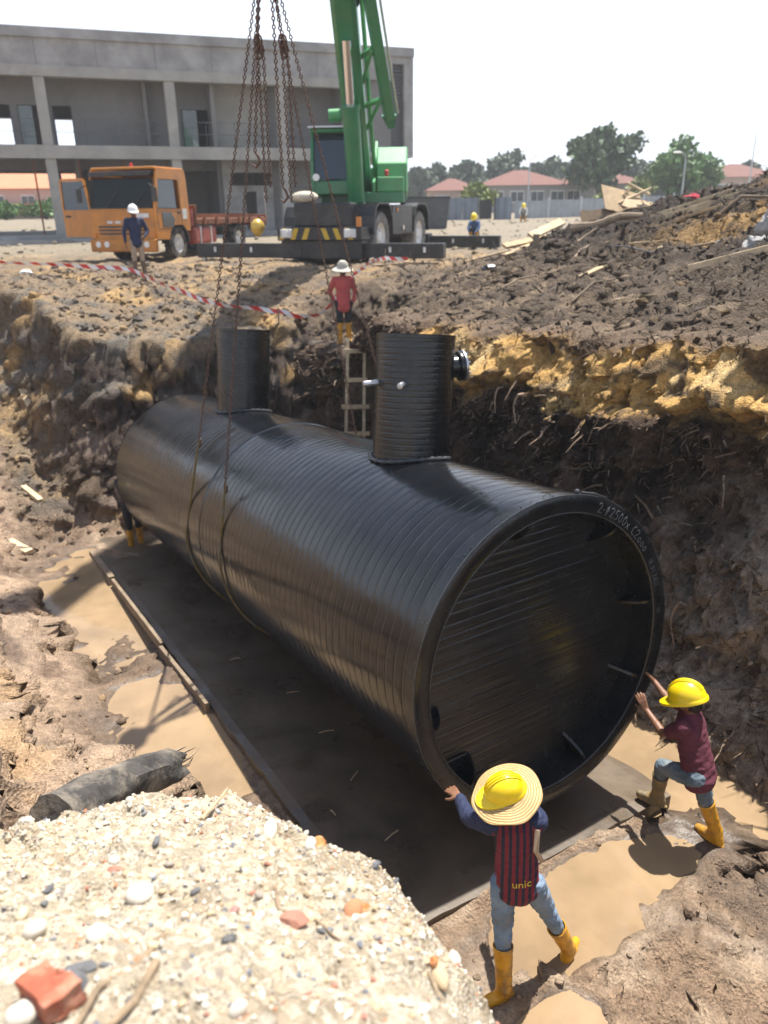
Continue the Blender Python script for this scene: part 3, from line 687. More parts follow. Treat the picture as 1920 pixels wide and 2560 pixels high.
for k, (dx, lb) in enumerate(((-.10, 'short chain bunched on the left below the master ring'), (.10, 'short chain bunched on the right below the master ring'))):
    e = RING + Vector((dx * 1.25, .02, -.95))
    o = chain_mesh(RING + Vector((dx * .4, 0, 0)), e, .052, .007).build('lifting_chain', M['rust'], None, smooth=True); tag(o, lb, 'chain', 'chain shorteners')
    mb = MB()
    for j in range(5): mb.tube([e + Vector((math.cos(t) * .028 + .006 * j, .012 * j - .03, .02 + math.sin(t) * .06 - .05 * (j % 3))) for t in np.linspace(0, 2 * math.pi, 9)[:-1]], .010, 5, closed=True)
    mb.build('shortening_clutch', M['rust'], o, smooth=True)
    c2 = chain_mesh(e, e + Vector((dx * .1, 0, -1.5)), .05, .0065).build('chain_loop', M['rust'], o, smooth=True)
    c2 = chain_mesh(e + Vector((.05, .02, 0)), e + Vector((dx * .1 + .05, .03, -1.35)), .05, .0065).build('chain_loop', M['rust'], o, smooth=True)
# ------------------------------------------------------------------ people
SKIN = mat('skin_brown', (.20, .095, .052), .5, var=.12, vscale=14)
SKIN2 = mat('skin_dark', (.13, .065, .038), .5, var=.12, vscale=14)
BOOT = mat('yellow_rubber', (.60, .29, .014), .42, var=.15, vscale=6, dirt=(.17, .11, .065), dscale=7, damt=.9)
BOOTMUD = mat('mud_caked_rubber', (.20, .155, .085), .6, var=.3, vscale=7, dirt=(.45, .24, .02), dscale=6, damt=.7)
HELM = mat('yellow_helmet_shell', (.85, .62, .008), .3, var=.05, vscale=4, coat=.3)
HELMW = mat('white_helmet_shell', (.8, .8, .8), .3, var=.05, vscale=4)
JEAN = mat('blue_denim', (.155, .225, .32), .85, var=.3, vscale=6, bump=.25, bscale=60, dirt=(.24, .22, .19), dscale=7, damt=.6)
JEAN2 = mat('faded_grey_denim', (.115, .155, .19), .85, var=.3, vscale=6, bump=.25, bscale=60, dirt=(.26, .25, .22), dscale=5, damt=.6)
MAROON = mat('maroon_cotton', (.105, .022, .038), .85, var=.15, vscale=5, bump=.15, bscale=50)
RED = mat('faded_red_cotton', (.44, .075, .07), .85, var=.2, vscale=4, bump=.15, bscale=50)
NAVY = mat('navy_cotton', (.016, .024, .065), .8, var=.2, vscale=5)
DARK = mat('black_cotton', (.014, .015, .018), .8, var=.3, vscale=5)
BEIGE = mat('beige_cotton', (.36, .27, .19), .85, var=.15, vscale=5)
HAIR = mat('black_hair', (.01, .008, .007), .6)
def stripes(name, c1, c2, freq, ph):
    m = bpy.data.materials.new(name); m.use_nodes = True; nt = m.node_tree; L = nt.links.new; N = nt.nodes.new; b = nt.nodes['Principled BSDF']; b.inputs['Roughness'].default_value = .75
    tc = N('ShaderNodeTexCoord'); sx = N('ShaderNodeSeparateXYZ'); L(tc.outputs['Object'], sx.inputs[0])
    nz = N('ShaderNodeTexNoise'); nz.inputs['Scale'].default_value = 9; L(tc.outputs['Object'], nz.inputs['Vector'])
    wob = N('ShaderNodeMath'); wob.operation = 'MULTIPLY_ADD'; L(nz.outputs['Fac'], wob.inputs[0]); wob.inputs[1].default_value = .010; L(sx.outputs['X'], wob.inputs[2])
    mu = N('ShaderNodeMath'); mu.operation = 'MULTIPLY_ADD'; L(wob.outputs[0], mu.inputs[0]); mu.inputs[1].default_value = freq; mu.inputs[2].default_value = ph
    si = N('ShaderNodeMath'); si.operation = 'SINE'; L(mu.outputs[0], si.inputs[0])
    gt = N('ShaderNodeMath'); gt.operation = 'GREATER_THAN'; L(si.outputs[0], gt.inputs[0]); gt.inputs[1].default_value = -.15
    mx = N('ShaderNodeMix'); mx.data_type = 'RGBA'; L(gt.outputs[0], mx.inputs[0]); mx.inputs[6].default_value = (*c2, 1); mx.inputs[7].default_value = (*c1, 1); L(mx.outputs[2], b.inputs['Base Color'])
    bp = N('ShaderNodeBump'); bp.inputs['Strength'].default_value = .2; bp.inputs['Distance'].default_value = .01; n3 = N('ShaderNodeTexNoise'); n3.inputs['Scale'].default_value = 18; L(tc.outputs['Object'], n3.inputs['Vector']); L(n3.outputs['Fac'], bp.inputs['Height']); L(bp.outputs[0], b.inputs['Normal'])
    return m
def straw_mat():
    m = bpy.data.materials.new('woven_straw'); m.use_nodes = True; nt = m.node_tree; L = nt.links.new; N = nt.nodes.new; b = nt.nodes['Principled BSDF']; b.inputs['Roughness'].default_value = .7
    tc = N('ShaderNodeTexCoord'); wv = N('ShaderNodeTexWave'); wv.wave_type = 'RINGS'; wv.rings_direction = 'Z'; wv.inputs['Scale'].default_value = 20; wv.inputs['Distortion'].default_value = 2.0
    L(tc.outputs['Object'], wv.inputs['Vector']); nz = N('ShaderNodeTexNoise'); nz.inputs['Scale'].default_value = 60; L(tc.outputs['Object'], nz.inputs['Vector'])
    ad = N('ShaderNodeMath'); ad.operation = 'MULTIPLY'; L(wv.outputs['Fac'], ad.inputs[0]); L(nz.outputs['Fac'], ad.inputs[1])
    rp = N('ShaderNodeValToRGB'); L(ad.outputs[0], rp.inputs[0]); rp.color_ramp.elements[0].color = (.30, .18, .06, 1); rp.color_ramp.elements[1].position = .5; rp.color_ramp.elements[1].color = (.56, .41, .20, 1)
    L(rp.outputs[0], b.inputs['Base Color']); bp = N('ShaderNodeBump'); bp.inputs['Strength'].default_value = .6; bp.inputs['Distance'].default_value = .006; L(ad.outputs[0], bp.inputs['Height']); L(bp.outputs[0], b.inputs['Normal'])
    return m
STRAW = straw_mat(); JERSEY = stripes('striped_jersey', (.17, .012, .026), (.012, .012, .03), 150, .6)
def organic(mb, name, vox, mat_, parent, smooth=8, wrinkle=0.0, wf=9.0, origin=Vector((0, 0, 0))):
    """union of overlapping rounded solids -> one continuous skin"""
    me = mb.mesh(name); tmp = bpy.data.objects.new('tmp', me); COL.objects.link(tmp)
    r_ = tmp.modifiers.new('r', 'REMESH'); r_.mode = 'VOXEL'; r_.voxel_size = vox
    sm = tmp.modifiers.new('s', 'SMOOTH'); sm.iterations = smooth; sm.factor = .5
    dg = bpy.context.evaluated_depsgraph_get(); out = bpy.data.meshes.new_from_object(tmp.evaluated_get(dg))
    bpy.data.objects.remove(tmp); out.name = name
    n = len(out.vertices); co = np.empty(n * 3, np.float32); out.vertices.foreach_get('co', co); co = co.reshape(-1, 3)
    if wrinkle:
        no = np.empty(n * 3, np.float32); out.vertices.foreach_get('normal', no); no = no.reshape(-1, 3)
        q = fbm(co[:, 0] + .4 * co[:, 2], co[:, 1], co[:, 2] * 1.9 - .5 * co[:, 0], wf, 3, .5) * 1.3
        co = co + no * (wrinkle * q)[:, None]
    co = co - np.array(origin, np.float32)
    out.vertices.foreach_set('co', co.astype(np.float32).ravel())
    out.polygons.foreach_set('use_smooth', [True] * len(out.polygons)); out.materials.clear(); out.materials.append(mat_); out.update()
    return link(name, out, None, parent)
def hand(mb, wr, d, palm_n, side, L=.17, curl=.35):
    """palm and five fingers; d: direction of the fingers, palm_n: out of the palm, side: +1 thumb on +x"""
    d = Vector(d).normalized(); pn = Vector(palm_n); pn = (pn - d * pn.dot(d)).normalized(); x = d.cross(pn).normalized() * side
    pl = L * .50
    for k in (-1.1, -.35, .4, 1.1): mb.cap(wr + d * .01 + x * (k * .010), wr + d * pl + x * (k * .024), .014, .0125, 8)
    for k, (ln, off) in enumerate(((.42, 1.15), (.50, .4), (.47, -.38), (.37, -1.15))):
        b0 = wr + d * (pl - .005) + x * (off * .025); d1 = (d + x * off * .10 + pn * curl * .3).normalized(); d2 = (d + x * off * .10 + pn * curl).normalized(); d3 = (d + x * off * .08 + pn * curl * 1.8).normalized()
        p1 = b0 + d1 * (L * ln * .45); p2 = p1 + d2 * (L * ln * .33); p3 = p2 + d3 * (L * ln * .25)
        mb.cap(b0, p1, .0098, .0092, 8); mb.cap(p1, p2, .0092, .0086, 8); mb.cap(p2, p3, .0086, .0075, 8)
    t0 = wr + d * .025 + x * .024; t1 = t0 + (d * .55 + x * .75 + pn * .2).normalized() * (L * .26); t2 = t1 + (d * .85 + x * .4 + pn * .3).normalized() * (L * .2)
    mb.cap(t0, t1, .0135, .011, 8); mb.cap(t1, t2, .011, .009, 8)
def helmet(c, fwd, upv, size, mat_, parent, name='helmet'):
    f = Vector(fwd).normalized(); u = Vector(upv).normalized(); x = f.cross(u).normalized(); f = u.cross(x).normalized(); c = Vector(c)
    V = []; F = []; n = 36; m = 10
    for i in range(m + 1):
        t = (i / m) * math.pi / 2
        for k in range(n):
            a = 2 * math.pi * k / n; rx, ry = .108 * size, .135 * size
            V.append(c + x * (rx * math.cos(a) * math.cos(t)) + f * (ry * math.sin(a) * math.cos(t)) + u * (.125 * size * math.sin(t)))
    for i in range(m):
        for k in range(n): F.append((i * n + k, i * n + (k + 1) % n, (i + 1) * n + (k + 1) % n, (i + 1) * n + k))
    b = len(V)   # brim: wide peak in front
    for rr_, zz in ((1.0, 0.0), (1.04, -.012), (1.06, -.03), (1.0, -.032)):
        for k in range(n):
            a = 2 * math.pi * k / n; pk = max(0, math.sin(a)) ** 2.0
            w_ = .010 + .062 * pk if rr_ > 1.02 else (0.0 if zz == 0 else -.008)
            rx, ry = .108 * size + w_ * .55 * size, .135 * size + w_ * size
            V.append(c + x * (rx * math.cos(a)) + f * (ry * math.sin(a)) + u * ((zz - .012 * pk * (rr_ > 1.02)) * size))
    for i in range(3):
        for k in range(n): F.append((b + i * n + k, b + (i + 1) * n + k, b + (i + 1) * n + (k + 1) % n, b + i * n + (k + 1) % n))
    o = MB().add(V, F).build(name, mat_, parent, smooth=True, fix=True)
    mb = MB()
    for off in (-.02, 0, .02):
        mb.tube([c + x * (off * size) + f * (.133 * size * math.cos(t)) + u * ((.123 * math.sin(t) + .004) * size) for t in np.linspace(.35, 2.75, 14)], .0085 * size if off == 0 else .005 * size, 6)
    mb.build('helmet_ridge', mat_, o, smooth=True)
    return o
def boot(ank, toe, sole, mat_, parent, knee, hgt=.30, vox=.010, sc=1.0):
    ank = Vector(ank); d = Vector(toe).normalized(); kd = (Vector(knee) - ank).normalized(); mb = MB()
    h0 = Vector((ank.x, ank.y, sole + .045)) - d * .035
    mb.cap(h0, h0 + d * .10, .043 * sc, .045 * sc); mb.cap(h0 + d * .10, h0 + d * .185 - Vector((0, 0, .008)), .046 * sc, .036 * sc)
    mb.cap(h0, ank + Vector((0, 0, .02)), .046 * sc, .054 * sc); mb.cap(h0 + d * .07, ank + kd * .05, .042, .05 * sc)
    x = d.cross(Vector((0, 0, 1))).normalized()
    c0 = h0 + d * .075; c0.z = sole + .014
    mb.ell(c0, [d * .150, x * .050, Vector((0, 0, .018))], 16, 6)
    mb.cap(ank, ank + kd * hgt * .5, .053 * sc, .060 * sc); mb.cap(ank + kd * hgt * .5, ank + kd * (hgt - .03), .060 * sc, .064 * sc)
    o = organic(mb, 'boot', vox, mat_, parent, 5, .003, 14)
    top = ank + kd * (hgt + .022)
    MB().lathe([(.052 * sc, -.03), (.0665 * sc, -.03), (.069 * sc, 0.0), (.064 * sc, .006), (.055 * sc, -.01)], top, kd, 22).build('boot_cuff', mat_, o, smooth=True, fix=True)
    return o
def person(label, J, skin, shirt, sleeve, sleeve_mat, trouser, boots, hat=None, vox=.011, fem=1.0, hem=.10, group='workers on the site', bulk=1.0):
    """J: joints in world space; one continuous body under separate clothes"""
    J = {k: Vector(v) for k, v in J.items()}
    base = Vector(((J['anL'].x + J['anR'].x) / 2, (J['anL'].y + J['anR'].y) / 2, min(J['soleL'].z, J['soleR'].z)))
    root = empty('person', base); tag(root, label, 'person', group)
    mid = empty('tmp'); bpy.data.objects.remove(mid)
    def rel(v): return Vector(v) - base
    J = {k: (v if k in ('toeL', 'toeR', 'face', 'handL', 'handR', 'palmL', 'palmR') else rel(v)) for k, v in J.items()}
    pel, chest, neck, head = J['pel'], (J['shL'] + J['shR']) / 2, J['neck'], J['head']
    up_ = (chest - pel).normalized(); lat = (J['shR'] - J['shL']); sw = lat.length / 2; lat.normalize(); fwd = up_.cross(lat).normalized()
    face = J['face'].normalized()
    # body
    mb = MB()
    hu = (head - neck).normalized(); hx = face.cross(hu).normalized()
    mb.ell(head, [hx * .075, face * .092, hu * .112], 16, 11); mb.ell(head - hu * .055 + face * .028, [hx * .052, face * .06, hu * .062], 12, 8)
    mb.cap(head + face * .092 - hu * .002, head + face * .108 - hu * .030, .010, .014, 8)
    mb.cap(head + face * .088 - hu * .062 - hx * .016, head + face * .088 - hu * .062 + hx * .016, .010, .010, 8)
    for sg in (-1, 1): mb.ell(head + hx * (.078 * sg) - hu * .01, [hx * .012, face * .022, hu * .034], 10, 6)
    mb.cap(neck - hu * .03, head - hu * .05, .055, .05)
    w_ = .105 * bulk
    mb.ell(pel.lerp(chest, .72), [lat * sw * .92, fwd * .095, up_ * .2]); mb.ell(pel.lerp(chest, .2), [lat * w_ * 1.15, fwd * .085, up_ * .2]); mb.cap(J['shL'], J['shR'], .055, .055)
    for sd in 'LR':
        mb.cap(J['sh' + sd], J['el' + sd], .047, .036); mb.cap(J['el' + sd], J['wr' + sd], .037, .025)
        e = J['el' + sd]; mb.cap(e, e.lerp(J['wr' + sd], .4), .037, .036)
        hand(mb, J['wr' + sd], J['hand' + sd], J['palm' + sd], 1 if sd == 'L' else -1)
        hp = pel + lat * (.085 * (1 if sd == 'R' else -1)) - up_ * .02
        mb.cap(hp, J['kn' + sd], .075, .05); mb.cap(J['kn' + sd], J['an' + sd], .05, .035)
    organic(mb, 'body', vox * .75, skin, root, 3)
    # shirt
    mb = MB(); k = 1.0
    mb.ell(pel.lerp(chest, .74), [lat * sw * 1.02, fwd * .118, up_ * .2], 18, 10); mb.cap(J['shL'] + up_ * -.005, J['shR'] + up_ * -.005, .066, .066)
    lo = pel - up_ * hem
    for u in np.linspace(.09, 1, 7):
        c = lo.lerp(chest, u * .8); mb.ell(c, [lat * (w_ * (1.42 - .20 * u) + .01), fwd * (.140 - .022 * u), up_ * .115], 18, 8)
    mb.cap(neck - hu * .055, neck - hu * .02, .075, .06)
    sm_parts = []
    tgt = mb if sleeve_mat is None else MB()
    for sd in 'LR':
        a, e, w2 = J['sh' + sd], J['el' + sd], J['wr' + sd]
        if sleeve == 'long': tgt.cap(a, e, .066, .052); tgt.cap(e, e.lerp(w2, .93), .052, .038)
        else: tgt.cap(a, a.lerp(e, .60), .066, .062)
    organic(mb, 'shirt', vox, shirt, root, 9, .005, 12)
    if sleeve_mat is not None:
        for sd in 'LR':
            t2 = MB(); a, e, w2 = J['sh' + sd], J['el' + sd], J['wr' + sd]
            t2.cap(a, e, .071, .054); t2.cap(e, e.lerp(w2, .93), .054, .040); organic(t2, 'sleeve', vox, sleeve_mat, root, 3, .007, 14)
    # trousers
    mb = MB(); mb.ell(pel - up_ * .03, [lat * w_ * 1.22, fwd * .112, up_ * .13], 18, 10)
    for sd in 'LR':
        hp = pel + lat * (.088 * (1 if sd == 'R' else -1)) - up_ * .03
        mb.cap(hp, hp.lerp(J['kn' + sd], .55), .088, .076); mb.cap(hp.lerp(J['kn' + sd], .55), J['kn' + sd], .076, .063); mb.cap(J['kn' + sd], J['kn' + sd].lerp(J['an' + sd], .60), .063, .046)
    organic(mb, 'trousers', vox, trouser, root, 4, .007, 15)
    for sd in 'LR':
        boot(J['an' + sd], J['toe' + sd], J['sole' + sd].z, boots[0 if sd == 'L' else 1], root, J['kn' + sd], vox=vox)
    MB().ell(head + hu * .012 - face * .012, [hx * .081, face * .096, hu * .112], 16, 10).build('hair', HAIR, root, smooth=True)
    if hat: hat(root, head, face, hu, hx)
    return root, base, dict(J=J, pel=pel, chest=chest, up=up_, lat=lat, fwd=fwd)
def hat_helmet(mat_, size=1.0, lift=.035):
    return lambda root, head, face, hu, hx: helmet(head + hu * lift, face, hu, size, mat_, root)
def hat_straw_helmet(root, head, face, hu, hx):
    # broad straw hat tipped back, with the yellow helmet sitting over its crown
    hu = (hu + Vector((.02, -.62, .10))).normalized(); hx = face.cross(hu).normalized(); face = hu.cross(hx).normalized()
    c = head + hu * .045; V = []; F = []; n = 60; pr = [(.001, .062), (.05, .060), (.082, .050), (.104, .024), (.118, .010), (.16, .004), (.21, -.010), (.222, -.013), (.223, -.019), (.16, -.004), (.11, .0)]
    for r_, h_ in pr:
        for k in range(n):
            a = 2 * math.pi * k / n; wv = (r_ / .22) ** 2 * (.010 * math.sin(2 * a + .6) + .006 * math.sin(5 * a)); rj = r_ * (1 + .012 * math.sin(7 * a + 1) * (r_ > .2))
            V.append(Vector((rj * math.cos(a), rj * math.sin(a), h_ + wv)))
    for i in range(len(pr) - 1):
        for k in range(n): F.append((i * n + k, i * n + (k + 1) % n, (i + 1) * n + (k + 1) % n, (i + 1) * n + k))
    o = MB().add(V, F).build('straw_hat', STRAW, root, smooth=True, fix=True)
    tilt = Matrix((hx, face, hu)).transposed().to_4x4(); o.matrix_local = Matrix.Translation(c) @ tilt
    helmet(c + hu * .035, face * .25 - hx * .95, hu, .95, HELM, root)

# the man in the straw hat, pushing the rim from the left
P1 = dict(pel=(.815, 3.68, -3.965), shL=(.655, 3.735, -3.555), shR=(.915, 3.715, -3.525), neck=(.775, 3.76, -3.485), head=(.745, 3.80, -3.405), face=(-.35, .92, -.12),
          elL=(.535, 3.98, -3.74), wrL=(.500, 4.24, -3.80), handL=(-.45, .86, -.10), palmL=(.1, .3, -.9), elR=(.98, 3.95, -3.70), wrR=(.92, 4.22, -3.78), handR=(-.1, .95, .1), palmR=(0, .9, -.3),
          knL=(.742, 3.69, -4.385), anL=(.758, 3.60, -4.82), soleL=(.76, 3.6, -4.925), toeL=(-.93, -.30, 0), knR=(1.05, 3.83, -4.37), anR=(1.275, 3.955, -4.83), soleR=(1.28, 3.955, -4.95), toeR=(.55, .80, 0))
for sd in 'LR':
    zz = surf(P1['an' + sd][0], P1['an' + sd][1]) - .02; dz = zz - P1['sole' + sd][2]
    P1['sole' + sd] = (P1['sole' + sd][0], P1['sole' + sd][1], zz); a = P1['an' + sd]; P1['an' + sd] = (a[0], a[1], zz + .115)
p1, base1, i1 = person('worker in straw hat under a yellow helmet and striped jersey, pushing the rim', P1, SKIN, JERSEY, 'long', NAVY, JEAN, (BOOT, BOOT), hat_straw_helmet, .008, bulk=.93, hem=.07)
# lettering across the back of the jersey
def text_mesh(body, size):
    cu = bpy.data.curves.new('t', 'FONT'); cu.body = body; cu.size = size; cu.extrude = .0006; cu.align_x = 'CENTER'
    ob = bpy.data.objects.new('t', cu); COL.objects.link(ob); dg = bpy.context.evaluated_depsgraph_get(); me = bpy.data.meshes.new_from_object(ob.evaluated_get(dg)); bpy.data.objects.remove(ob); return me
def stick_on(me, name, mat_, parent, c, ax, ay, target, off=.003):
    """lay flat lettering on a curved garment: every vertex is dropped on the cloth"""
    az = Vector(ax).cross(Vector(ay)).normalized(); V = []
    for v in me.vertices:
        p = Vector(c) + Vector(ax) * v.co.x + Vector(ay) * v.co.y; ok, hit, nrm, _ = target.ray_cast(p + az * .3, -az)
        q = (hit if ok else p) + az * (off + v.co.z); V.append(q)
    for v, q in zip(me.vertices, V): v.co = q
    me.materials.clear(); me.materials.append(mat_); me.update(); o = bpy.data.objects.new(name, me); COL.objects.link(o); o.parent = parent; return o
shirt1 = [c for c in p1.children if c.name.startswith('shirt')][0]
YPR = mat('yellow_print', (.62, .44, .05), .7); WPR = mat('white_print', (.6, .6, .6), .7)
c = i1['pel'] + i1['up'] * .055 - i1['fwd'] * .14
stick_on(text_mesh('unic', .075), 'shirt_lettering', YPR, shirt1, c + i1['lat'] * .02, i1['lat'], i1['up'], shirt1)
slv = [c for c in p1.children if c.name.startswith('sleeve')][0]
Jr = i1['J']; m_ = Jr['shL'].lerp(Jr['elL'], .55); sd_ = (Jr['elL'] - Jr['shL']).normalized()
cv = (Vector((0, 0, 0)) - (base1 + m_)).normalized(); ay_ = -sd_.cross(cv).normalized(); 
stick_on(text_mesh('nako', .035), 'sleeve_print', WPR, slv, m_ + cv * .06, ay_, sd_ * 1.0, slv)
MB().tube([rel for rel in [i1['J']['shR'] + i1['lat'] * .0 - i1['fwd'] * .075, i1['pel'].lerp(i1['chest'], .72) + i1['lat'] * .115 - i1['fwd'] * .118, i1['pel'].lerp(i1['chest'], .45) + i1['lat'] * .155 - i1['fwd'] * .07]], .017, 6, flat=.3).build('bag_strap', BEIGE, p1, smooth=True)

# the man in maroon, leaning into the rim on the right
P2 = dict(pel=(2.505, 5.005, -4.215), shL=(2.355, 5.035, -3.845), shR=(2.525, 5.29, -3.83), neck=(2.445, 5.13, -3.775), head=(2.415, 5.16, -3.675), face=(-.78, .60, -.05),
          elL=(2.285, 5.23, -4.055), wrL=(2.215, 5.455, -3.985), handL=(-.30, .55, .62), palmL=(.15, .85, .1), elR=(2.43, 5.52, -3.95), wrR=(2.345, 5.70, -3.86), handR=(-.45, .35, .5), palmR=(-.75, .3, 0),
          knL=(2.315, 5.23, -4.38), anL=(2.385, 5.40, -4.82), soleL=(2.38, 5.4, -4.94), toeL=(-.80, .60, 0), knR=(2.60, 4.99, -4.52), anR=(2.735, 4.985, -4.90), soleR=(2.73, 4.98, -5.03), toeR=(-.55, .83, 0))
zz = surf(2.735, 4.985) - .02; P2['soleR'] = (2.735, 4.985, zz); P2['anR'] = (2.735, 4.985, zz + .115)
person('worker in maroon T-shirt and yellow helmet, lunging against the tank rim', P2, SKIN, MAROON, 'short', None, JEAN2, (BOOTMUD, BOOT), hat_helmet(HELM, 1.12), .008)

def standing(x, y, z, face_deg, hgt=1.68, arms='down', stance=.11, lean=0.0):
    f = Vector((math.sin(R(face_deg)), math.cos(R(face_deg)), 0)); r_ = Vector((f.y, -f.x, 0)); b = Vector((x, y, z)); U = Vector((0, 0, 1)); k = hgt / 1.72
    def P(a, h_, fw=0): return b + r_ * (a * k) + U * (h_ * k) + f * ((fw + lean * h_) * k)
    J = dict(pel=P(0, .93), shL=P(-.18, 1.40), shR=P(.18, 1.40), neck=P(0, 1.47), head=P(0, 1.595, .02), face=f + U * -.08, knL=P(-.09, .50, .02), knR=P(.10, .50, .03), anL=P(-stance, .11), anR=P(stance + .01, .11, .04),
             soleL=P(-stance, 0), soleR=P(stance, 0), toeL=f - r_ * .25, toeR=f + r_ * .3)
    if arms == 'down':
        J.update(elL=P(-.27, 1.12, -.03), wrL=P(-.27, .88, .06), handL=-U + f * .3, palmL=r_, elR=P(.27, 1.12, -.03), wrR=P(.28, .88, .05), handR=-U + f * .3, palmR=-r_)
    elif arms == 'back':
        J.update(elL=P(-.28, 1.13, -.06), wrL=P(-.22, .92, .02), handL=-U + r_ * .3, palmL=r_, elR=P(.30, 1.14, -.08), wrR=P(.20, .95, -.12), handR=-U - r_ * .5, palmR=-f)
    elif arms == 'hip':
        J.update(elL=P(-.32, 1.14, -.06), wrL=P(-.19, 1.0, .10), handL=r_ * .8 - U * .3, palmL=-f, elR=P(.27, 1.12, -.03), wrR=P(.28, .88, .05), handR=-U + f * .3, palmR=-r_)
    elif arms == 'push':
        J.update(elL=P(-.22, 1.25, .24), wrL=P(-.17, 1.36, .46), handL=f + U * .6, palmL=f, elR=P(.22, 1.25, .24), wrR=P(.17, 1.36, .46), handR=f + U * .6, palmR=f)
    return J
def hat_bucket(root, head, face, hu, hx):
    CR = mat('cream_hat_cloth', (.42, .40, .34), .85, var=.1)
    MB().lathe([(.20, -.03), (.21, -.018), (.115, .03), (.105, .10), (.06, .15), (.001, .155)], head + hu * .03, hu, 30).build('brimmed_hat', CR, root, smooth=True, fix=True)
zr = surf(-.76, 15.95)
p3, b3, i3 = person('worker in faded red shirt standing above the ladder at the pit edge', standing(-.76, 15.95, zr - .02, 172, 1.56, 'back', .10), SKIN2, RED, 'long', None, DARK, (BOOT, BOOT), hat_bucket, .014, hem=.16)
zr = surf(-6.02, 20.1)
def hat_white(root, head, face, hu, hx): helmet(head + hu * .035, face, hu, 1.12, HELMW, root)
p4, b4, i4 = person('man in white helmet and navy jacket standing before the orange truck', standing(-6.02, 20.1, zr - .02, 150, 1.70, 'hip', .12), SKIN2, NAVY, 'long', None, BEIGE, (mat('brown_leather', (.14, .09, .06), .7), mat('brown_leather', (.14, .09, .06), .7)), hat_white, .015, hem=.12)
zr = surf(-4.47, 12.5)
person('worker half hidden behind the far end of the tank, yellow boots showing', standing(-4.42, 12.55, zr - .02, 140, 1.62, 'push', .10), SKIN2, DARK, 'long', None, DARK, (BOOT, BOOT), hat_helmet(HELM), .016)
# ------------------------------------------------------------------ mobile crane behind the pit
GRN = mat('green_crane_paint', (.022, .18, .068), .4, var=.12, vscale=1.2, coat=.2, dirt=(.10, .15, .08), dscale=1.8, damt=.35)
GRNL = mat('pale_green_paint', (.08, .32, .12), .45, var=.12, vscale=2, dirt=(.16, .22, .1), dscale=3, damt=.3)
BLK = mat('black_machine_paint', (.013, .014, .016), .42, var=.3, vscale=3, dirt=(.11, .09, .07), dscale=2.5, damt=.4)
TYRE = mat('dusty_tyre_rubber', (.030, .029, .028), .85, var=.3, vscale=6, dirt=(.25, .22, .18), dscale=3, damt=.75)
TYREG = mat('grey_dusty_tyre', (.14, .135, .125), .85, var=.3, vscale=6, dirt=(.32, .29, .25), dscale=3, damt=.6)
GLASS = mat('cab_glass', (.03, .045, .06), .06, spec=.8)
WHT = mat('white_paint', (.72, .72, .70), .5, var=.1, dirt=(.3, .27, .22), dscale=3, damt=.4)
YLW = mat('hazard_yellow', (.62, .40, .02), .5, var=.1, dirt=(.2, .15, .06), dscale=4, damt=.5)
ORA = mat('orange_truck_paint', (.50, .185, .014), .4, var=.15, vscale=1.5, coat=.15, dirt=(.22, .10, .03), dscale=2.2, damt=.55)
RRED = mat('faded_red_paint', (.34, .065, .045), .6, var=.2, dirt=(.30, .16, .12), dscale=3, damt=.6)
RUSTD = mat('rusted_deck_steel', (.20, .075, .035), .8, var=.35, vscale=5)
LAMP = mat('lamp_glass', (.75, .75, .72), .1, spec=.8)
AMB = mat('amber_lens', (.6, .2, .02), .25); REDL = mat('red_lens', (.5, .03, .02), .25); BRASS = mat('brass_yellow_paint', (.60, .40, .08), .3, metal=.3)
CHROME = mat('chrome_rod', (.75, .75, .76), .18, metal=1.0)
def wheel(parent, c, ax, r_, w_, tyre_mat, rim_mat, lugs=18):
    wr = empty('wheel'); wr.parent = parent; c = Vector(c); ax = Vector(ax).normalized()
    pr = [(r_ * .56, -w_ * .42), (r_ * .80, -w_ * .5), (r_ * .95, -w_ * .46), (r_, -w_ * .3), (r_, w_ * .3), (r_ * .95, w_ * .46), (r_ * .80, w_ * .5), (r_ * .56, w_ * .42)]
    t_ = MB().lathe(pr, c, ax, 40).build('tyre', tyre_mat, wr, smooth=True, fix=True)
    x, y, d = frame(ax); mb = MB()
    for k in range(lugs):
        for sg in (-1, 1):
            t = 2 * math.pi * (k + (.25 if sg > 0 else -.25)) / lugs; rd = x * math.cos(t) + y * math.sin(t); tg = -x * math.sin(t) + y * math.cos(t)
            mb.bar(c + rd * (r_ - .01) + d * (sg * w_ * .05), c + rd * (r_ * .955) + d * (sg * w_ * .47) + tg * (.06 * r_), .05 * r_ * 2, .06)
    tag(mb.build('tread_lugs', tyre_mat, t_), kind='stuff')
    MB().lathe([(r_ * .57, -w_ * .40), (r_ * .52, -w_ * .28), (r_ * .45, -w_ * .18), (r_ * .22, -w_ * .16), (r_ * .20, -w_ * .34), (.001, -w_ * .36)], c, ax, 28).build('rim', rim_mat, wr, smooth=True, fix=True)
    MB().lathe([(r_ * .57, w_ * .40), (r_ * .50, w_ * .2), (.001, w_ * .18)], c, ax, 28).build('rim_back', rim_mat, wr, smooth=True, fix=True)
    mb = MB()
    for k in range(8):
        t = 2 * math.pi * k / 8; p = c + (x * math.cos(t) + y * math.sin(t)) * r_ * .32; mb.cyl(p - d * w_ * .15, p - d * w_ * .25, .022, n=6)
    tag(mb.build('wheel_nuts', M['steel'], wr), kind='stuff')
    return wr
CZ = float(surf(-1.2, 24.6)) - .06
cr = empty('mobile_crane', (-1.22, 24.5, CZ), R(-20)); tag(cr, 'green mobile crane on black outriggers behind the pit', 'crane')
for sx in (-1, 1):
    for yy_ in (0, 3.75): wheel(cr, (sx * 1.13, yy_, .68), (-sx, 0, 0), .69, .46, TYREG, WHT)
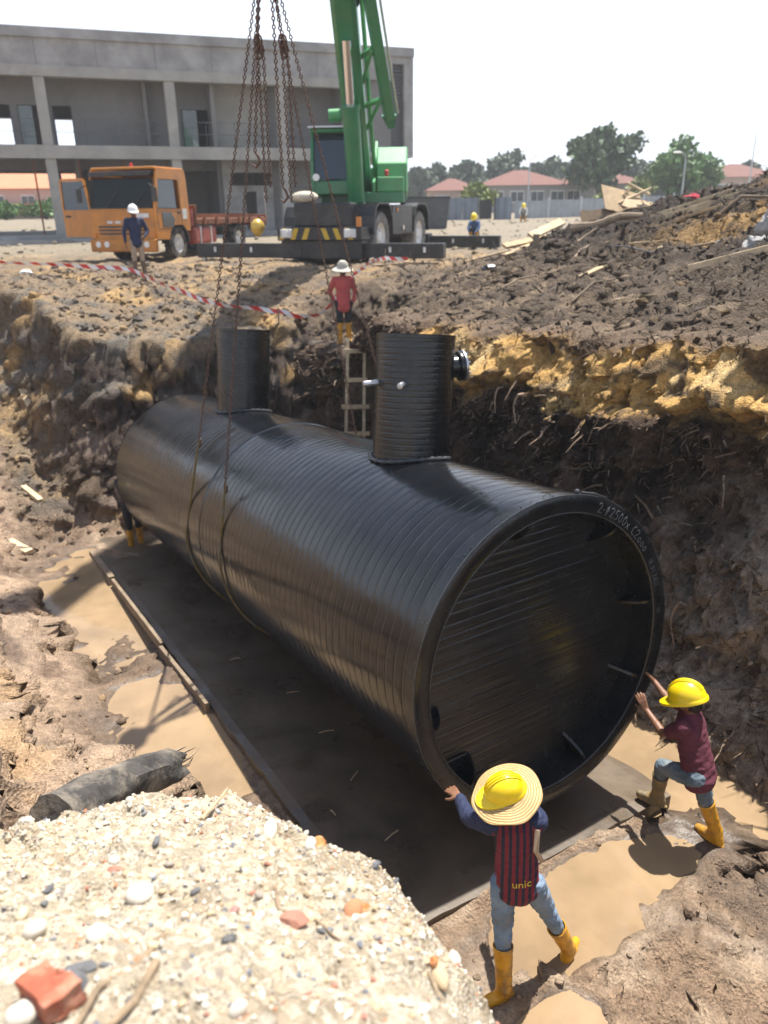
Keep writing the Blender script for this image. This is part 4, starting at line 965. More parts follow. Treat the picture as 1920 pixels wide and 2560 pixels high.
mb = MB(); mb.b2(-.62, .62, -1.0, 5.0, .55, 1.10); mb.b2(-.95, .95, .95, 2.85, .75, 1.35); mb.build('chassis', BLK, cr, bevel=.03)
mb = MB(); mb.b2(-1.30, 1.30, -1.55, -.80, .62, .98); mb.build('front_bumper', BLK, cr, bevel=.03)
mb = MB(); mb.b2(-.88, .88, -1.25, -.72, .985, 1.62); mb.b2(-.72, .72, -.72, .95, 1.1, 1.55); mb.build('front_deck', BLK, cr, bevel=.04)
for k in range(7):      # hazard chevrons on the bumper
    x0 = -1.24 + k * .36
    if k == 3: continue
    sg = 1 if k < 3 else -1
    MB().prism([(0, 0), (.15, 0), (.15 + .12 * sg, .30), (.12 * sg, .30)], (x0, -1.553, .65), (1, 0, 0), (0, 0, 1), .006).build('hazard_stripe', YLW, cr)
for sx in (-1, 1):
    o = MB().b2(sx * .98 - .17, sx * .98 + .17, -1.64, -1.53, .70, .93).build('headlamp_box', WHT, cr, bevel=.02)
    MB().cyl((sx * .98, -1.645, .815), (sx * .98, -1.67, .815), .085, n=20).build('headlamp', LAMP, o)
MB().b2(1.16, 1.30, -1.58, -1.50, .98, 1.25).build('amber_light', AMB, cr, bevel=.02)
for sx in (-1, 1):      # fenders: angular mudguards over each wheel with a flat panel between
    for yy_ in (0, 3.75):
        pr = [(-.86, .80), (-.80, 1.25), (-.62, 1.52), (-.40, 1.62), (.40, 1.62), (.62, 1.52), (.80, 1.25), (.86, .80)]
        V = []; F = []
        for off in (0, .05):
            for a, b_ in pr:
                for xx in (sx * .82, sx * 1.42): V.append((xx, yy_ + a * (1 - off), b_ - off))
        n = len(pr)
        for i in range(n - 1):
            F.append((2 * i, 2 * i + 1, 2 * i + 3, 2 * i + 2)); F.append((2 * n + 2 * i, 2 * n + 2 * i + 2, 2 * n + 2 * i + 3, 2 * n + 2 * i + 1)); F.append((2 * i + 1, 2 * n + 2 * i + 1, 2 * n + 2 * i + 3, 2 * i + 3)); F.append((2 * i, 2 * i + 2, 2 * n + 2 * i + 2, 2 * n + 2 * i))
        MB().add(V, F).build('mudguard', BLK, cr, fix=True)
    MB().b2(sx * 1.0, sx * 1.38, .92, 2.84, .70, 1.56).build('side_panel', BLK, cr, bevel=.03)
    MB().cyl((sx * 1.385, 1.3, 1.42), (sx * 1.41, 1.3, 1.42), .06, n=14).build('amber_light', AMB, cr); MB().cyl((sx * 1.385, 1.8, .9), (sx * 1.43, 1.8, .9), .07, n=14).build('fuel_cap', CHROME, cr)
for yy_, ln0, ln1, nm in ((-1.15, -4.1, 3.55, 0), (5.35, -3.5, 3.75, 1)):     # outrigger beams, front and rear
    mb = MB(); mb.b2(-1.25, 1.25, yy_ - .26, yy_ + .26, .12, .62); mb.build('outrigger_box', BLK, cr, bevel=.02)
    for sx, ln in ((-1, ln0), (1, ln1)):
        dy = .12 * sx
        o = MB().b2(sx * .6, ln, yy_ - .16 + dy, yy_ + .16 + dy, .14, .54).build('outrigger_beam', BLK, cr, bevel=.02)
        MB().cyl((ln - sx * .16, yy_ + dy, .30), (ln - sx * .16, yy_ + dy, -.02), .07, n=14).build('jack', M['steel'], o, smooth=True)
        MB().lathe([(.001, .03), (.10, .03), (.24, .0), (.24, -.05), (.001, -.05)], (ln - sx * .16, yy_ + dy, -.0), (0, 0, 1), 24).build('outrigger_float', BLK, o, smooth=True, fix=True)
        for q in (.42, .80):
            xm = sx * .9 + (ln - sx * .9) * q; MB().b2(xm - .035, xm + .035, yy_ - .168 + dy, yy_ - .155 + dy, .30, .44).build('reflector', WHT, o)
MB().ell((.15 - .75, -1.05, 1.78), [(.42, 0, 0), (0, .25, 0), (0, 0, .16)], 14, 8).build('folded_tarpaulin', mat('cream_canvas', (.5, .45, .36), .9, var=.2, bump=.5, bscale=8), cr, smooth=True)
MB().tube([(-1.6, -1.6, 1.9), (-1.62, -1.5, 1.3), (-1.6, -1.45, 1.22)], [.02, .02, .02], 8).build('hook_wire', M['steel'], cr); MB().lathe([(.001, .22), (.09, .2), (.20, .08), (.21, -.05), (.13, -.2), (.05, -.26), (.001, -.27)], (-2.02, -1.35, 1.0), (0, 0, 1), 24).build('hook_ball', BRASS, cr, smooth=True, fix=True)
# slewing upper works, turned so that the boom points over the pit
up = empty('upper_works', (.05, 1.95, 1.40)); up.parent = cr; up.rotation_euler = (0, 0, R(17.5))
MB().lathe([(.75, 0), (.75, .22), (.6, .22)], (0, 0, 0), (0, 0, 1), 36).build('slewing_ring', BLK, up, smooth=True, fix=True)
mb = MB(); mb.b2(-1.25, 1.28, -.95, 1.9, .22, .52); mb.build('turntable', GRN, up, bevel=.03)
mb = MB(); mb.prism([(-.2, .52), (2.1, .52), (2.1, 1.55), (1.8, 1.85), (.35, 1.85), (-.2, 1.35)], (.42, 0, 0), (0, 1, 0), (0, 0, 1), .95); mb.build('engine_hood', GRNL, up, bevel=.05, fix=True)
mb = MB(); mb.b2(-1.2, 1.35, 1.95, 2.55, .30, 1.35); mb.build('counterweight', GRN, up, bevel=.08)
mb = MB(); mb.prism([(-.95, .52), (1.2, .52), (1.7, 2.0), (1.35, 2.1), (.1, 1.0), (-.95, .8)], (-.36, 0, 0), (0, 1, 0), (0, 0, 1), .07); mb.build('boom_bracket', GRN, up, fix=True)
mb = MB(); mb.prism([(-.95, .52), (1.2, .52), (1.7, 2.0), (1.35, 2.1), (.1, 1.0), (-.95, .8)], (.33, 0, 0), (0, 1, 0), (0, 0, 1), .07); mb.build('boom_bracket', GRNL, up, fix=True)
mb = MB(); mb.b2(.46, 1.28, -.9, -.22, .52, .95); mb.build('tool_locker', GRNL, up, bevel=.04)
MB().lathe([(.05, 0), (.05, .06), (.075, .07), (.07, .18), (.001, .22)], (.75, -.55, .95), (0, 0, 1), 16).build('warning_light', REDL, up, smooth=True, fix=True)
# operator's cab
cb = empty('operator_cab', (-.85, -.85, .42)); cb.parent = up
prof_ = [(-.95, 0), (.85, 0), (.85, 1.70), (-.62, 1.70), (-.95, .95)]
for sx in (-.56, .50):
    mb = MB(); P_ = [Vector((sx, a, b_)) for a, b_ in prof_]
    for a, b_ in zip(P_, P_[1:] + P_[:1]): mb.bar(a + Vector((.03, 0, 0)), b_ + Vector((.03, 0, 0)), .09, .09)
    mb.build('cab_frame', GRN, cb, bevel=.015)
MB().b2(-.56, .56, -1.0, .9, 1.68, 1.80).build('cab_roof', GRN, cb, bevel=.05)
MB().b2(-.55, .55, -.93, .85, .02, .42).build('cab_lower_panel', GRN, cb, bevel=.04)
MB().prism([(0, 0), (1.02, 0), (1.02, 1.25), (0, 1.25)], (-.51, -.945, .45), (1, 0, 0), (0, .25, .97), -.02).build('windscreen', GLASS, cb)
for sx in (-.535, .535): MB().b2(sx - .01, sx + .01, -.75, .8, .48, 1.62).build('side_window', GLASS, cb)
MB().b2(-.5, .5, .82, .84, .5, 1.6).build('rear_window', GLASS, cb)
mb = MB(); mb.b2(-.22, .25, -.15, .35, .42, .62); mb.b2(-.22, .25, .25, .38, .62, 1.2); mb.build('operator_seat', BLK, cb, bevel=.04)
MB().b2(-.6, .6, -1.12, -.92, 1.80, 1.84).build('sun_visor', M['steel'], cb)
for sx, sz in ((-.42, .50), (.0, 0)):
    if sz: 
        MB().lathe([(.001, -.04), (.10, -.03), (.10, .03), (.001, .03)], (sx, -1.02, sz), (0, -1, 0), 20).build('work_lamp', LAMP, cb, smooth=True, fix=True)
MB().lathe([(.001, -.04), (.15, -.03), (.15, .03), (.001, .03)], (.78, -1.05, -.05), (.15, -1, .05), 22).build('convex_mirror', LAMP, cb, smooth=True, fix=True)
# boom in world space: pivot high at the back of the upper works, reaching out over the tank
bd = Vector((-.048, -.67, .742)).normalized(); bx = Vector((1, 0, 0)); bx = (bx - bd * bx.dot(bd)).normalized(); by = bd.cross(bx)   # by: underside/top
B0 = Vector((-.60, 26.5, 1.00))
bpy.context.view_layer.update(); inv = cr.matrix_world.inverted()
def cadd(mb, name, m, par=None, **k):
    mb.v = [tuple(inv @ Vector(v)) for v in mb.v]; return mb.build(name, m, par or cr, **k)
def sect(t0, t1, w_, h_, ch=.12):
    mb = MB(); poly = [(-w_ / 2, h_ / 2 - 0), (-w_ / 2, -h_ / 2 + ch), (-w_ / 2 + ch, -h_ / 2), (w_ / 2 - ch, -h_ / 2), (w_ / 2, -h_ / 2 + ch), (w_ / 2, h_ / 2)]
    V = [B0 + bd * t + bx * a + by * b_ for t in (t0, t1) for a, b_ in poly]; n = len(poly)
    return mb.add(V, [tuple(range(n)), tuple(range(2 * n - 1, n - 1, -1))] + [(i, n + i, n + (i + 1) % n, (i + 1) % n) for i in range(n)])
boom = cadd(sect(-.6, 10.2, .66, .86), 'boom', GRN, bevel=.02, fix=True)
for t0, t1, w_ in ((10.2, 15.5, .58), (15.5, 21, .50), (21, 26.4, .42)): cadd(sect(t0, t1, w_, w_ * 1.15, .09), 'boom_section', GRN, bevel=.02, fix=True)
for t_ in (10.1, 15.4, 20.9): cadd(sect(t_ - .25, t_ + .06,   .76 - (t_ - 10) * .018, .96 - (t_ - 10) * .02), 'boom_collar', GRNL, bevel=.02, fix=True)
tip = B0 + bd * 26.4
cadd(MB().cyl(tip - bx * .3, tip + bx * .3, .30, n=24), 'boom_head_sheave', BLK, smooth=True)
# luffing cylinder
c0_ = Vector((-.68, 24.35, .15)); c1_ = B0 + bd * 4.6 - by * -.0 + Vector((0, -.45, -.28)); cdv = (c1_ - c0_)
cadd(MB().cyl(c0_, c0_ + cdv * .62, .24, n=28), 'luffing_cylinder', GRN, smooth=True)
cadd(MB().cyl(c0_ + cdv * .615, c0_ + cdv * .64, .265, n=28), 'cylinder_gland', GRN, smooth=True)
cadd(MB().cyl(c0_ + cdv * .62, c1_, .115, n=24), 'cylinder_rod', CHROME, smooth=True)
# folded fly jib on the right side of the boom, with its brackets
j0 = Vector((.30, 24.55, 2.50)); jd = (bd + Vector((-.105, .0, .0))).normalized()
def jbox(p0, p1, w_, h_, nm, m): return cadd(MB().bar(p0, p1, w_, h_, (0, -1, 0.4)), nm, m, bevel=.02)
jbox(j0, j0 + jd * 8.5, .27, .36, 'fly_jib', GRN); cadd(MB().prism([(-.21, 0), (.21, 0), (.16, -.30), (-.02, -.34)], j0 + jd * .02, (1, 0, .05), (0, -.3, .95), -.3), 'jib_foot', GRN, fix=True)
cadd(MB().tube([j0 + Vector((.24, 0, .1)), j0 + jd * 8 + Vector((.26, 0, 0))], .035, 8), 'jib_wire', M['steel'])
for t_ in (.55, 2.0):
    a = B0 + bd * (1.9 + t_) + bx * .32; b_ = j0 + jd * t_ - Vector((.15, 0, 0)); jbox(a, b_, .12, .12, 'jib_bracket', GRNL)
    jbox(a - bd * .75, b_, .10, .10, 'jib_bracket', GRNL)
jbox(B0 + bd * 5.3 + bx * .3, j0 + jd * 4.2, .2, .2, 'jib_latch', BLK)
cadd(MB().tube([B0 + bd * (t_ * .5) + bx * .46 + by * (.05 * math.sin(t_)) for t_ in range(0, 16)], .06, 8), 'boom_hose', GRNL, smooth=True)
cadd(MB().cyl(B0 + bd * 2.2 - bx * .75, B0 + bd * 2.2 - bx * .38, .17, n=20), 'hose_drum', GRNL, smooth=True)
for k in (-.09, .09): cadd(MB().cyl(tip + bx * k + Vector((0, -.1, -.2)), RING + Vector((k, 0, .75)), .012, n=6), 'hoist_rope', M['steel'])
hb = MB(); hb.box(RING + Vector((0, 0, .62)), (.24, .30, .42)); hb.tube([RING + Vector((0, 0, .42)), RING + Vector((.05, 0, .34)), RING + Vector((.03, 0, .24)), RING + Vector((-.05, 0, .24))], .03, 8)
cadd(hb, 'hook_block', YLW, bevel=.02)

# ------------------------------------------------------------------ orange truck
TZ = float(surf(-7.3, 26.2)) - .03
tk = empty('flatbed_truck', (-7.45, 26.2, TZ), R(-17)); tag(tk, 'orange flatbed truck with its left cab door swung open', 'truck')
for sx in (-1, 1): wheel(tk, (sx * .98, 0, .49), (-sx, 0, 0), .49, .27, TYRE, WHT, 24)
for sx in (-1, 1):
    for yy_ in (4.1,): wheel(tk, (sx * .95, yy_, .49), (-sx, 0, 0), .49, .45, TYRE, WHT, 24)
# cab shell: side profile cut round window and wheel
cab = empty('cab', (0, 0, 0)); cab.parent = tk
def side_panel(x0):
    mb = MB()
    mb.prism([(-1.28, .62), (-.60, .62), (-.50, .85), (-.30, 1.03), (.30, 1.03), (.50, .85), (.72, .85), (.72, 1.50), (-1.28, 1.50)], (x0, 0, 0), (0, 1, 0), (0, 0, 1), .05)   # lower
    mb.prism([(-1.28, 1.50), (-1.10, 1.50), (-.93, 2.34), (-1.06, 2.34)], (x0, 0, 0), (0, 1, 0), (0, 0, 1), .05)      # A pillar
    mb.prism([(.22, 1.50), (.72, 1.50), (.68, 2.40), (.18, 2.34)], (x0, 0, 0), (0, 1, 0), (0, 0, 1), .05)
    mb.prism([(-1.06, 2.34), (.18, 2.34), (.68, 2.40), (.62, 2.62), (-.96, 2.62)], (x0, 0, 0), (0, 1, 0), (0, 0, 1), .05)
    return mb
side_panel(1.10).build('cab_side', ORA, cab, fix=True); 
MB().prism([(.22, .85), (.72, .85), (.68, 2.40), (.62, 2.62), (-.96, 2.62), (-1.06, 2.34), (.16, 2.34)], (-1.15, 0, 0), (0, 1, 0), (0, 0, 1), .05).build('cab_side', ORA, cab, fix=True)
MB().prism([(-.60, 0), (.45, 0), (.40, .80), (-.45, .80)], (1.105, -.44, 1.52), (0, 1, 0), (0, 0, 1), .02).build('side_window', GLASS, cab, fix=True)
MB().prism([(0, 0), (.62, 0), (.70, .22), (.52, .42), (0, .42)], (1.152, -.90, .98), (0, 1, 0), (0, 0, 1), .012).build('lower_door_window', GLASS, cab, fix=True)
MB().b2(-1.12, 1.12, -1.30, -1.22, .55, 1.52).build('front_panel', ORA, cab, bevel=.03)
MB().prism([(-1.08, 0), (1.08, 0), (1.00, .86), (-1.00, .86)], (0, -1.27, 1.53), (1, 0, 0), (0, .24, .97), -.03).build('windscreen', mat('dark_windscreen', (.010, .015, .014), .12, spec=.25), cab, fix=True)
MB().b2(-1.08, 1.12, -1.05, .66, 2.60, 2.68).build('cab_roof', ORA, cab, bevel=.05)
MB().b2(-1.05, 1.05, -1.22, -.98, 2.42, 2.55).build('sun_visor', BLK, cab, bevel=.02)
MB().b2(-1.10, 1.12, .62, .70, .85, 2.60).build('cab_back', ORA, cab)
mb = MB(); mb.b2(-.7, -.2, -.2, .3, .9, 1.1); mb.b2(-.7, -.2, .2, .35, 1.1, 1.9); mb.b2(.25, .8, -.2, .3, .9, 1.1); mb.b2(.25, .8, .2, .35, 1.1, 1.9); mb.build('cab_seats', BLK, cab, bevel=.04)
MB().b2(-1.16, 1.16, -1.42, -1.26, .28, .66).build('bumper', ORA, cab, bevel=.04)
for k, (zz, hh) in enumerate(((.98, .05), (.88, .05), (.78, .05))): MB().b2(-.85, .85, -1.318, -1.29, zz, zz + hh).build('grille_bar', BLK, cab)
for x0 in (-.42, -.14, .14, .42): MB().b2(x0 - .1, x0 + .1, -1.325, -1.30, 1.10, 1.17).build('cab_lettering', M['steel'], cab)
for sx in (-1, 1):
    for q in (.55, .85): MB().cyl((sx * q, -1.40, .50), (sx * q, -1.445, .50), .09, n=18).build('headlamp', LAMP, cab)
    MB().b2(sx * 1.04 - .08, sx * 1.04 + .08, -1.34, -1.25, .70, .82).build('indicator_light', AMB, cab)
    MB().bar((sx * 1.05, -1.28, 2.2), (sx * 1.28, -1.42, 2.1), .03, .03).build('mirror_arm', BLK, cab); MB().b2(sx * 1.30 - .09, sx * 1.30 + .09, -1.46, -1.42, 1.70, 2.08).build('wing_mirror', BLK, cab, bevel=.02)
    MB().lathe([(.62, -.02), (.62, .26), (.56, .26), (.56, -.02)], (sx * .88, 0, .49), (sx, 0, 0), 20, arc=(0, math.pi), upv=(0, 0, 1)).build('wheel_arch', BLK, cab, fix=True)
for zz in (.93, 1.46): MB().b2(1.152, 1.158, -1.15, .20, zz, zz + .012).build('door_seam', BLK, cab)
for yy_ in (-1.16, .20): MB().b2(1.152, 1.158, yy_, yy_ + .014, .93, 2.3).build('door_seam', BLK, cab)
MB().b2(1.155, 1.19, .0, .14, 1.36, 1.41).build('door_handle', BLK, cab); MB().b2(1.152, 1.16, .30, .55, 1.20, 1.50).build('side_badge', WHT, cab)
for sx in (-.5, .45): MB().bar((sx, -1.31, 1.56), (sx + .42, -1.19, 2.05), .02, .02).build('wiper', BLK, cab)
MB().b2(.55, .95, -1.334, -1.30, 1.26, 1.38).build('number_plate', WHT, cab); MB().tube([(.78, .78, 1.0), (.80, .80, 2.2), (.80, .86, 2.5)], .06, 10).build('exhaust_stack', RUSTD, tk, smooth=True)
MB().bar((1.06, -1.3, .62), (1.22, -1.05, .62), .25, .03).build('cab_step', BLK, cab)
MB().lathe([(.05, 0), (.05, .08), (.001, .14)], (.15, -.7, 2.68), (0, 0, 1), 12).build('beacon', REDL, cab, smooth=True, fix=True)
dr = empty('open_door', (-1.15, -1.12, 0), R(78)); dr.parent = tk
MB().b2(-.03, .03, 0, 1.28, .70, 1.50).build('door_panel', ORA, dr, bevel=.02)
mb = MB(); P_ = [Vector((0, a, b_)) for a, b_ in ((.05, 1.48), (.20, 2.36), (1.22, 2.36), (1.25, 1.48))]
for a, b_ in zip(P_, P_[1:]): mb.bar(a, b_, .06, .07)
mb.build('window_frame', ORA, dr); MB().prism([(.08, 1.5), (1.22, 1.5), (1.2, 2.32), (.22, 2.32)], (-.005, 0, 0), (0, 1, 0), (0, 0, 1), .01).build('door_window', GLASS, dr, fix=True)
MB().b2(-.06, .0, .95, 1.15, 1.28, 1.34).build('door_handle', BLK, dr)
# chassis, tank, bed
mb = MB(); mb.b2(-.50, -.38, -.9, 6.0, .62, .86); mb.b2(.38, .50, -.9, 6.0, .62, .86); mb.build('chassis', BLK, tk)
mb = MB(); mb.b2(-1.15, 1.18, 1.15, 6.4, 1.02, 1.20); mb.b2(-1.16, 1.19, 6.35, 6.45, .9, 1.3); mb.build('flatbed_deck', RUSTD, tk, bevel=.02)
MB().b2(-1.15, 1.18, 1.05, 1.15, 1.0, 1.62).build('headboard', RUSTD, tk, bevel=.02)
for k in range(6): MB().b2(1.18, 1.24, 1.5 + k * .85, 1.62 + k * .85, 1.0, 1.24).build('deck_stake', RUSTD, tk)
MB().cyl((.98, .95, .98), (.98, .95, 1.5), .15, n=18).build('red_cylinder', RRED, tk, smooth=True)
mb = MB(); mb.b2(.62, 1.16, .95, 2.45, .42, .95); o = mb.build('fuel_tank', RRED, tk, bevel=.09)
for q in (1.3, 2.0): MB().b2(.60, 1.175, q, q + .05, .41, .965).build('tank_strap', WHT, o)
MB().bar((-.6, 1.6, 1.3), (.9, 4.8, 1.28), .12, .12).build('loose_beam', RUSTD, tk); MB().bar((.4, 1.4, 1.28), (.75, 5.6, 1.27), .16, .14).build('loose_beam', RUSTD, tk)
# ------------------------------------------------------------------ concrete frame building
CON = mat('raw_concrete', (.31, .305, .295), .85, var=.28, vscale=.9, bump=.15, bscale=12, dirt=(.19, .185, .175), dscale=.55, damt=.6)
COND = mat('grey_plaster', (.20, .198, .194), .9, var=.14, vscale=.7, dirt=(.09, .088, .084), dscale=.7, damt=.5)
CONL = mat('pale_render', (.34, .33, .30), .9, var=.12, vscale=.9, dirt=(.2, .19, .17), dscale=.8, damt=.5)
GLZ = mat('tinted_window_glass', (.06, .10, .10), .05, spec=.8)
LOUV = mat('grey_louvre', (.10, .105, .115), .6)
bl = empty('concrete_building', (1.68, 42.0, 0), math.atan2(.335, .942)); tag(bl, 'unfinished two storey grey concrete frame building across the background', 'building')
LW = -30.0
def bp(name, m, *b_, **k): return MB().b2(*b_).build(name, m, bl, **k)
bp('ground_slab', CON, LW, -2.5, -.8, 12, -1.6, -.80)
bp('parapet', CON, LW, -1.05, 0, .25, 5.80, 6.80); bp('parapet_cap', CON, LW, 0, -.12, .4, 6.80, 7.17)
bp('roof_beam', CONL, LW, -3.4, -.06, .34, 5.40, 5.80)
bp('roof_slab', CON, LW, 0, .4, 12, 6.3, 6.55)
bp('floor_slab', CON, LW, -3.4, .15, 12, 2.40, 2.70); bp('edge_beam', CONL, LW, -3.4, -.10, .15, 2.28, 2.80)
for u in (-27.2, -22.0, -16.8, -11.5, -6.5):
    bp('column', CONL, u - .22, u + .22, .02, .46, 2.80, 5.40, bevel=.015); bp('column', CONL, u - .22, u + .22, .02, .46, -.80, 2.28, bevel=.015)
for u in (-27.2, -22.0, -16.8, -11.5, -6.5): bp('column', COND, u - .2, u + .2, 6.0, 6.4, -.8, 2.4)
# cantilevered end bay, with a framed louvre
bp('end_wall', COND, -3.4, -1.05, .30, .55, 2.70, 5.80); bp('end_frame', CON, -.46, 0, 0, .5, 2.63, 6.80); bp('end_frame', CON, -1.05, -.46, 0, .5, 6.5, 6.80); bp('end_floor', CON, -3.4, 0, 0, 12, 2.45, 2.695)
bp('louvre_panel', LOUV, -1.05, -.46, .30, .42, 2.70, 6.50)
for k in range(24): bp('louvre_blade', LOUV, -1.04, -.47, .2, .3, 2.78 + k * .155, 2.82 + k * .155)
bp('end_return', CON, -.3, 0, .5, 12, 2.7, 6.3)
# upper storey wall, set back, with openings
def wall_with(holes, u0, u1, z0, z1, y0, y1, m, name):
    xs_ = sorted({u0, u1} | {h[0] for h in holes} | {h[1] for h in holes})
    for a, b_ in zip(xs_, xs_[1:]):
        hs = [h for h in holes if h[0] <= a + 1e-6 and h[1] >= b_ - 1e-6]
        if not hs: bp(name, m, a, b_, y0, y1, z0, z1)
        else:
            h = hs[0]
            if h[2] > z0 + .01: bp(name, m, a, b_, y0, y1, z0, h[2])
            if h[3] < z1 - .01: bp(name, m, a, b_, y0, y1, h[3], z1)
wall_with([(-24, -22.4, 2.71, 4.5), (-18.9, -18.15, 2.71, 4.5), (-17.9, -16.9, 2.71, 4.5), (-16.5, -15.65, 2.71, 4.5), (-10.95, -9.55, 2.71, 4.5)], LW, -3.4, 2.70, 5.8, 1.7, 1.9, COND, 'upper_wall')
wall_with([(-24, -21.9, 2.71, 4.9), (-19.6, -18.0, 2.71, 4.9), (-16.6, -14.9, 2.71, 4.9)], LW, -.3, 2.70, 6.3, 11.4, 11.7, COND, 'rear_wall')
bp('wall_panel', CONL, -9.50, -6.9, 1.50, 1.66, 2.72, 5.6); bp('partition', COND, -9.7, -9.52, .5, 1.7, 2.72, 5.6); bp('partition', COND, -12.6, -12.45, 1.0, 1.7, 2.72, 5.6); bp('partition', COND, -3.55, -3.4, .3, 11, 2.72, 5.8); bp('partition', COND, -9.4, -9.2, 1.9, 11, 2.72, 6.2); bp('partition', COND, -13.2, -13.0, 1.9, 11.4, 2.72, 6.2)
for a, b_ in ((-18.9, -18.15), (-17.9, -16.9), (-16.5, -15.65), (-10.95, -9.55)): 
    f_ = bp('window_frame', LOUV, a, a + .06, 1.74, 1.82, 2.72, 4.5); MB().b2(b_ - .06, b_, 1.74, 1.82, 2.72, 4.5).build('window_jamb', LOUV, f_)
bp('window_pane', GLZ, -10.85, -10.2, 1.79, 1.80, 2.72, 4.48); bp('window_pane', GLZ, -17.84, -17.3, 1.79, 1.80, 2.72, 4.48)
for a in np.arange(-29.5, -3.6, 1.3):      # thin safety rails along the open edge
    bp('rail_post', LOUV, a - .012, a + .012, .5, .53, 2.8, 3.85)
for zz in (3.35, 3.85): bp('rail', LOUV, LW, -3.6, .52, .54, zz, zz + .022)
for u in np.arange(-28.8, -1.2, 2.4): bp('formwork_joint', COND, u, u + .035, -.006, 0, 5.82, 6.78)
for u in np.arange(-29, -10, 1.9): bp('shoring_prop', RUSTD, u, u + .07, 1.2, 1.27, -.8, 2.28)
# ground floor
bp('ground_wall', CON, -9.2, -6.75, 1.9, 2.1, 1.83, 2.4); bp('ground_wall', CON, -9.2, -8.8, 1.9, 2.1, -.8, 1.83); bp('ground_wall', CON, -8.8, -6.75, 1.9, 2.1, .97, 1.25); bp('ground_wall', CON, -8.8, -8.15, 1.9, 2.1, -.8, .97); bp('ground_wall', CON, -7.6, -6.75, 1.9, 2.1, -.8, .97)
bp('ground_wall', COND, -6.75, -3.0, 2.3, 2.5, -.8, 2.4); bp('ground_wall', COND, -15.8, -9.3, 6.4, 6.6, -.8, 2.4); bp('ground_wall', COND, -9.4, -9.2, 2.1, 12, -.8, 2.4); bp('ground_wall', COND, -15.9, -15.7, 2.2, 6.4, -.8, 2.4); bp('soffit_beam', COND, LW, -9.3, 3.0, 3.3, 1.95, 2.4); bp('soffit_beam', COND, LW, -9.3, 6.0, 6.3, 1.95, 2.4)
bp('ground_wall', COND, -9.2, -3.0, 8.0, 8.2, -.8, 2.4)
bp('front_step', CON, LW, -9, -1.6, -.8, -1.6, -.98)

# ------------------------------------------------------------------ beyond the site
RTILE = mat('terracotta_roof_tiles', (.135, .045, .03), .8, var=.2, vscale=3, bump=.3, bscale=5)
OTILE = mat('orange_roof_tiles', (.52, .19, .09), .8, var=.15, vscale=2)
PWALL = mat('pinkish_house_wall', (.50, .38, .32), .85, var=.08); WWALL = mat('grey_house_wall', (.30, .30, .30), .85, var=.15)
DGL = mat('dark_window', (.05, .06, .07), .15)
def house(x, y, w_, d_, wall_h, roof_h, zb, rz, wmat, rmat, label, nwin=4, over=.7):
    h = empty('house', (x, y, zb), R(rz)); tag(h, label, 'house', 'houses beyond the site')
    MB().b2(-w_ / 2, w_ / 2, 0, d_, 0, wall_h).build('wall', wmat, h)
    a, b_ = w_ / 2 + over, over; ins = min(w_ / 2, d_ / 2) * .85
    V = [(-a, -b_, wall_h - .1), (a, -b_, wall_h - .1), (a, d_ + b_, wall_h - .1), (-a, d_ + b_, wall_h - .1), (-a + ins + over, d_ / 2, wall_h + roof_h), (a - ins - over, d_ / 2, wall_h + roof_h)]
    MB().add(V, [(0, 1, 5, 4), (1, 2, 5), (2, 3, 4, 5), (3, 0, 4), (3, 2, 1, 0)]).build('roof', rmat, h, fix=True)
    for k in range(nwin):
        u = -w_ / 2 + w_ * (k + .5) / nwin
        f_ = MB().b2(u - .75, u + .75, -.10, -.02, wall_h * .36, wall_h * .78).build('window', WHT, h); MB().b2(u - .66, u - .04, -.12, -.105, wall_h * .40, wall_h * .74).build('pane', DGL, f_); MB().b2(u + .04, u + .66, -.12, -.105, wall_h * .40, wall_h * .74).build('pane', DGL, f_)
    return h
house(15.6, 88, 8.6, 9, 2.85, 1.55, -.4, 2, WWALL, RTILE, 'grey house with wide terracotta roof left of the big tree', 4)
house(24.5, 92, 9, 9, 3.0, 1.6, -.4, -3, WWALL, RTILE, 'terracotta roofed house directly behind the big tree', 3)
house(8.6, 96, 5.5, 8, 2.6, 1.3, -.4, 0, PWALL, RTILE, 'low red roof showing behind the pale bush', 2)
house(43, 98, 8, 8, 3.6, 1.5, -.3, 0, PWALL, RTILE, 'terracotta roof peeping over the spoil mound at the right', 3)
oh = house(-44, 92, 26, 10, 3.4, 1.7, -.5, 6, PWALL, OTILE, 'pink house with orange roof seen through the ground floor', 8)
MB().b2(-13, 13, -2.4, -.3, 1.55, 1.72).build('porch_roof', OTILE, oh); MB().b2(-13, 13, -2.5, -2.3, .95, 1.62).build('porch_fascia', OTILE, oh)
# site hoarding
FEN = mat('galvanised_hoarding', (.30, .33, .36), .45, metal=.35, var=.12, vscale=1.5, dirt=(.22, .2, .17), dscale=1.2, damt=.4)
FENB = mat('blue_grey_hoarding', (.17, .21, .26), .5, metal=.2, var=.12, vscale=1.0, dirt=(.2, .19, .18), dscale=1.2, damt=.4)
def corr(p0, p1, z0, z1, m, parent, name='panel'):
    p0, p1 = Vector(p0), Vector(p1); L = (p1 - p0).length; d = (p1 - p0).normalized(); n = Vector((-d.y, d.x, 0)); k = max(4, int(L / .11)); V = []; F = []
    for i in range(k + 1):
        q = p0 + d * (L * i / k) + n * (.022 * (1 if i % 4 < 2 else -1)); V += [(q.x, q.y, z0), (q.x, q.y, z1)]
    for i in range(k): F.append((2 * i, 2 * i + 2, 2 * i + 3, 2 * i + 1))
    o = MB().add(V, F).build(name, m, parent); s = o.modifiers.new('t', 'SOLIDIFY'); s.thickness = .012; return o
fe = empty('site_fence', (0, 0, 0)); tag(fe, 'long silver corrugated metal fence below the houses', 'fence')
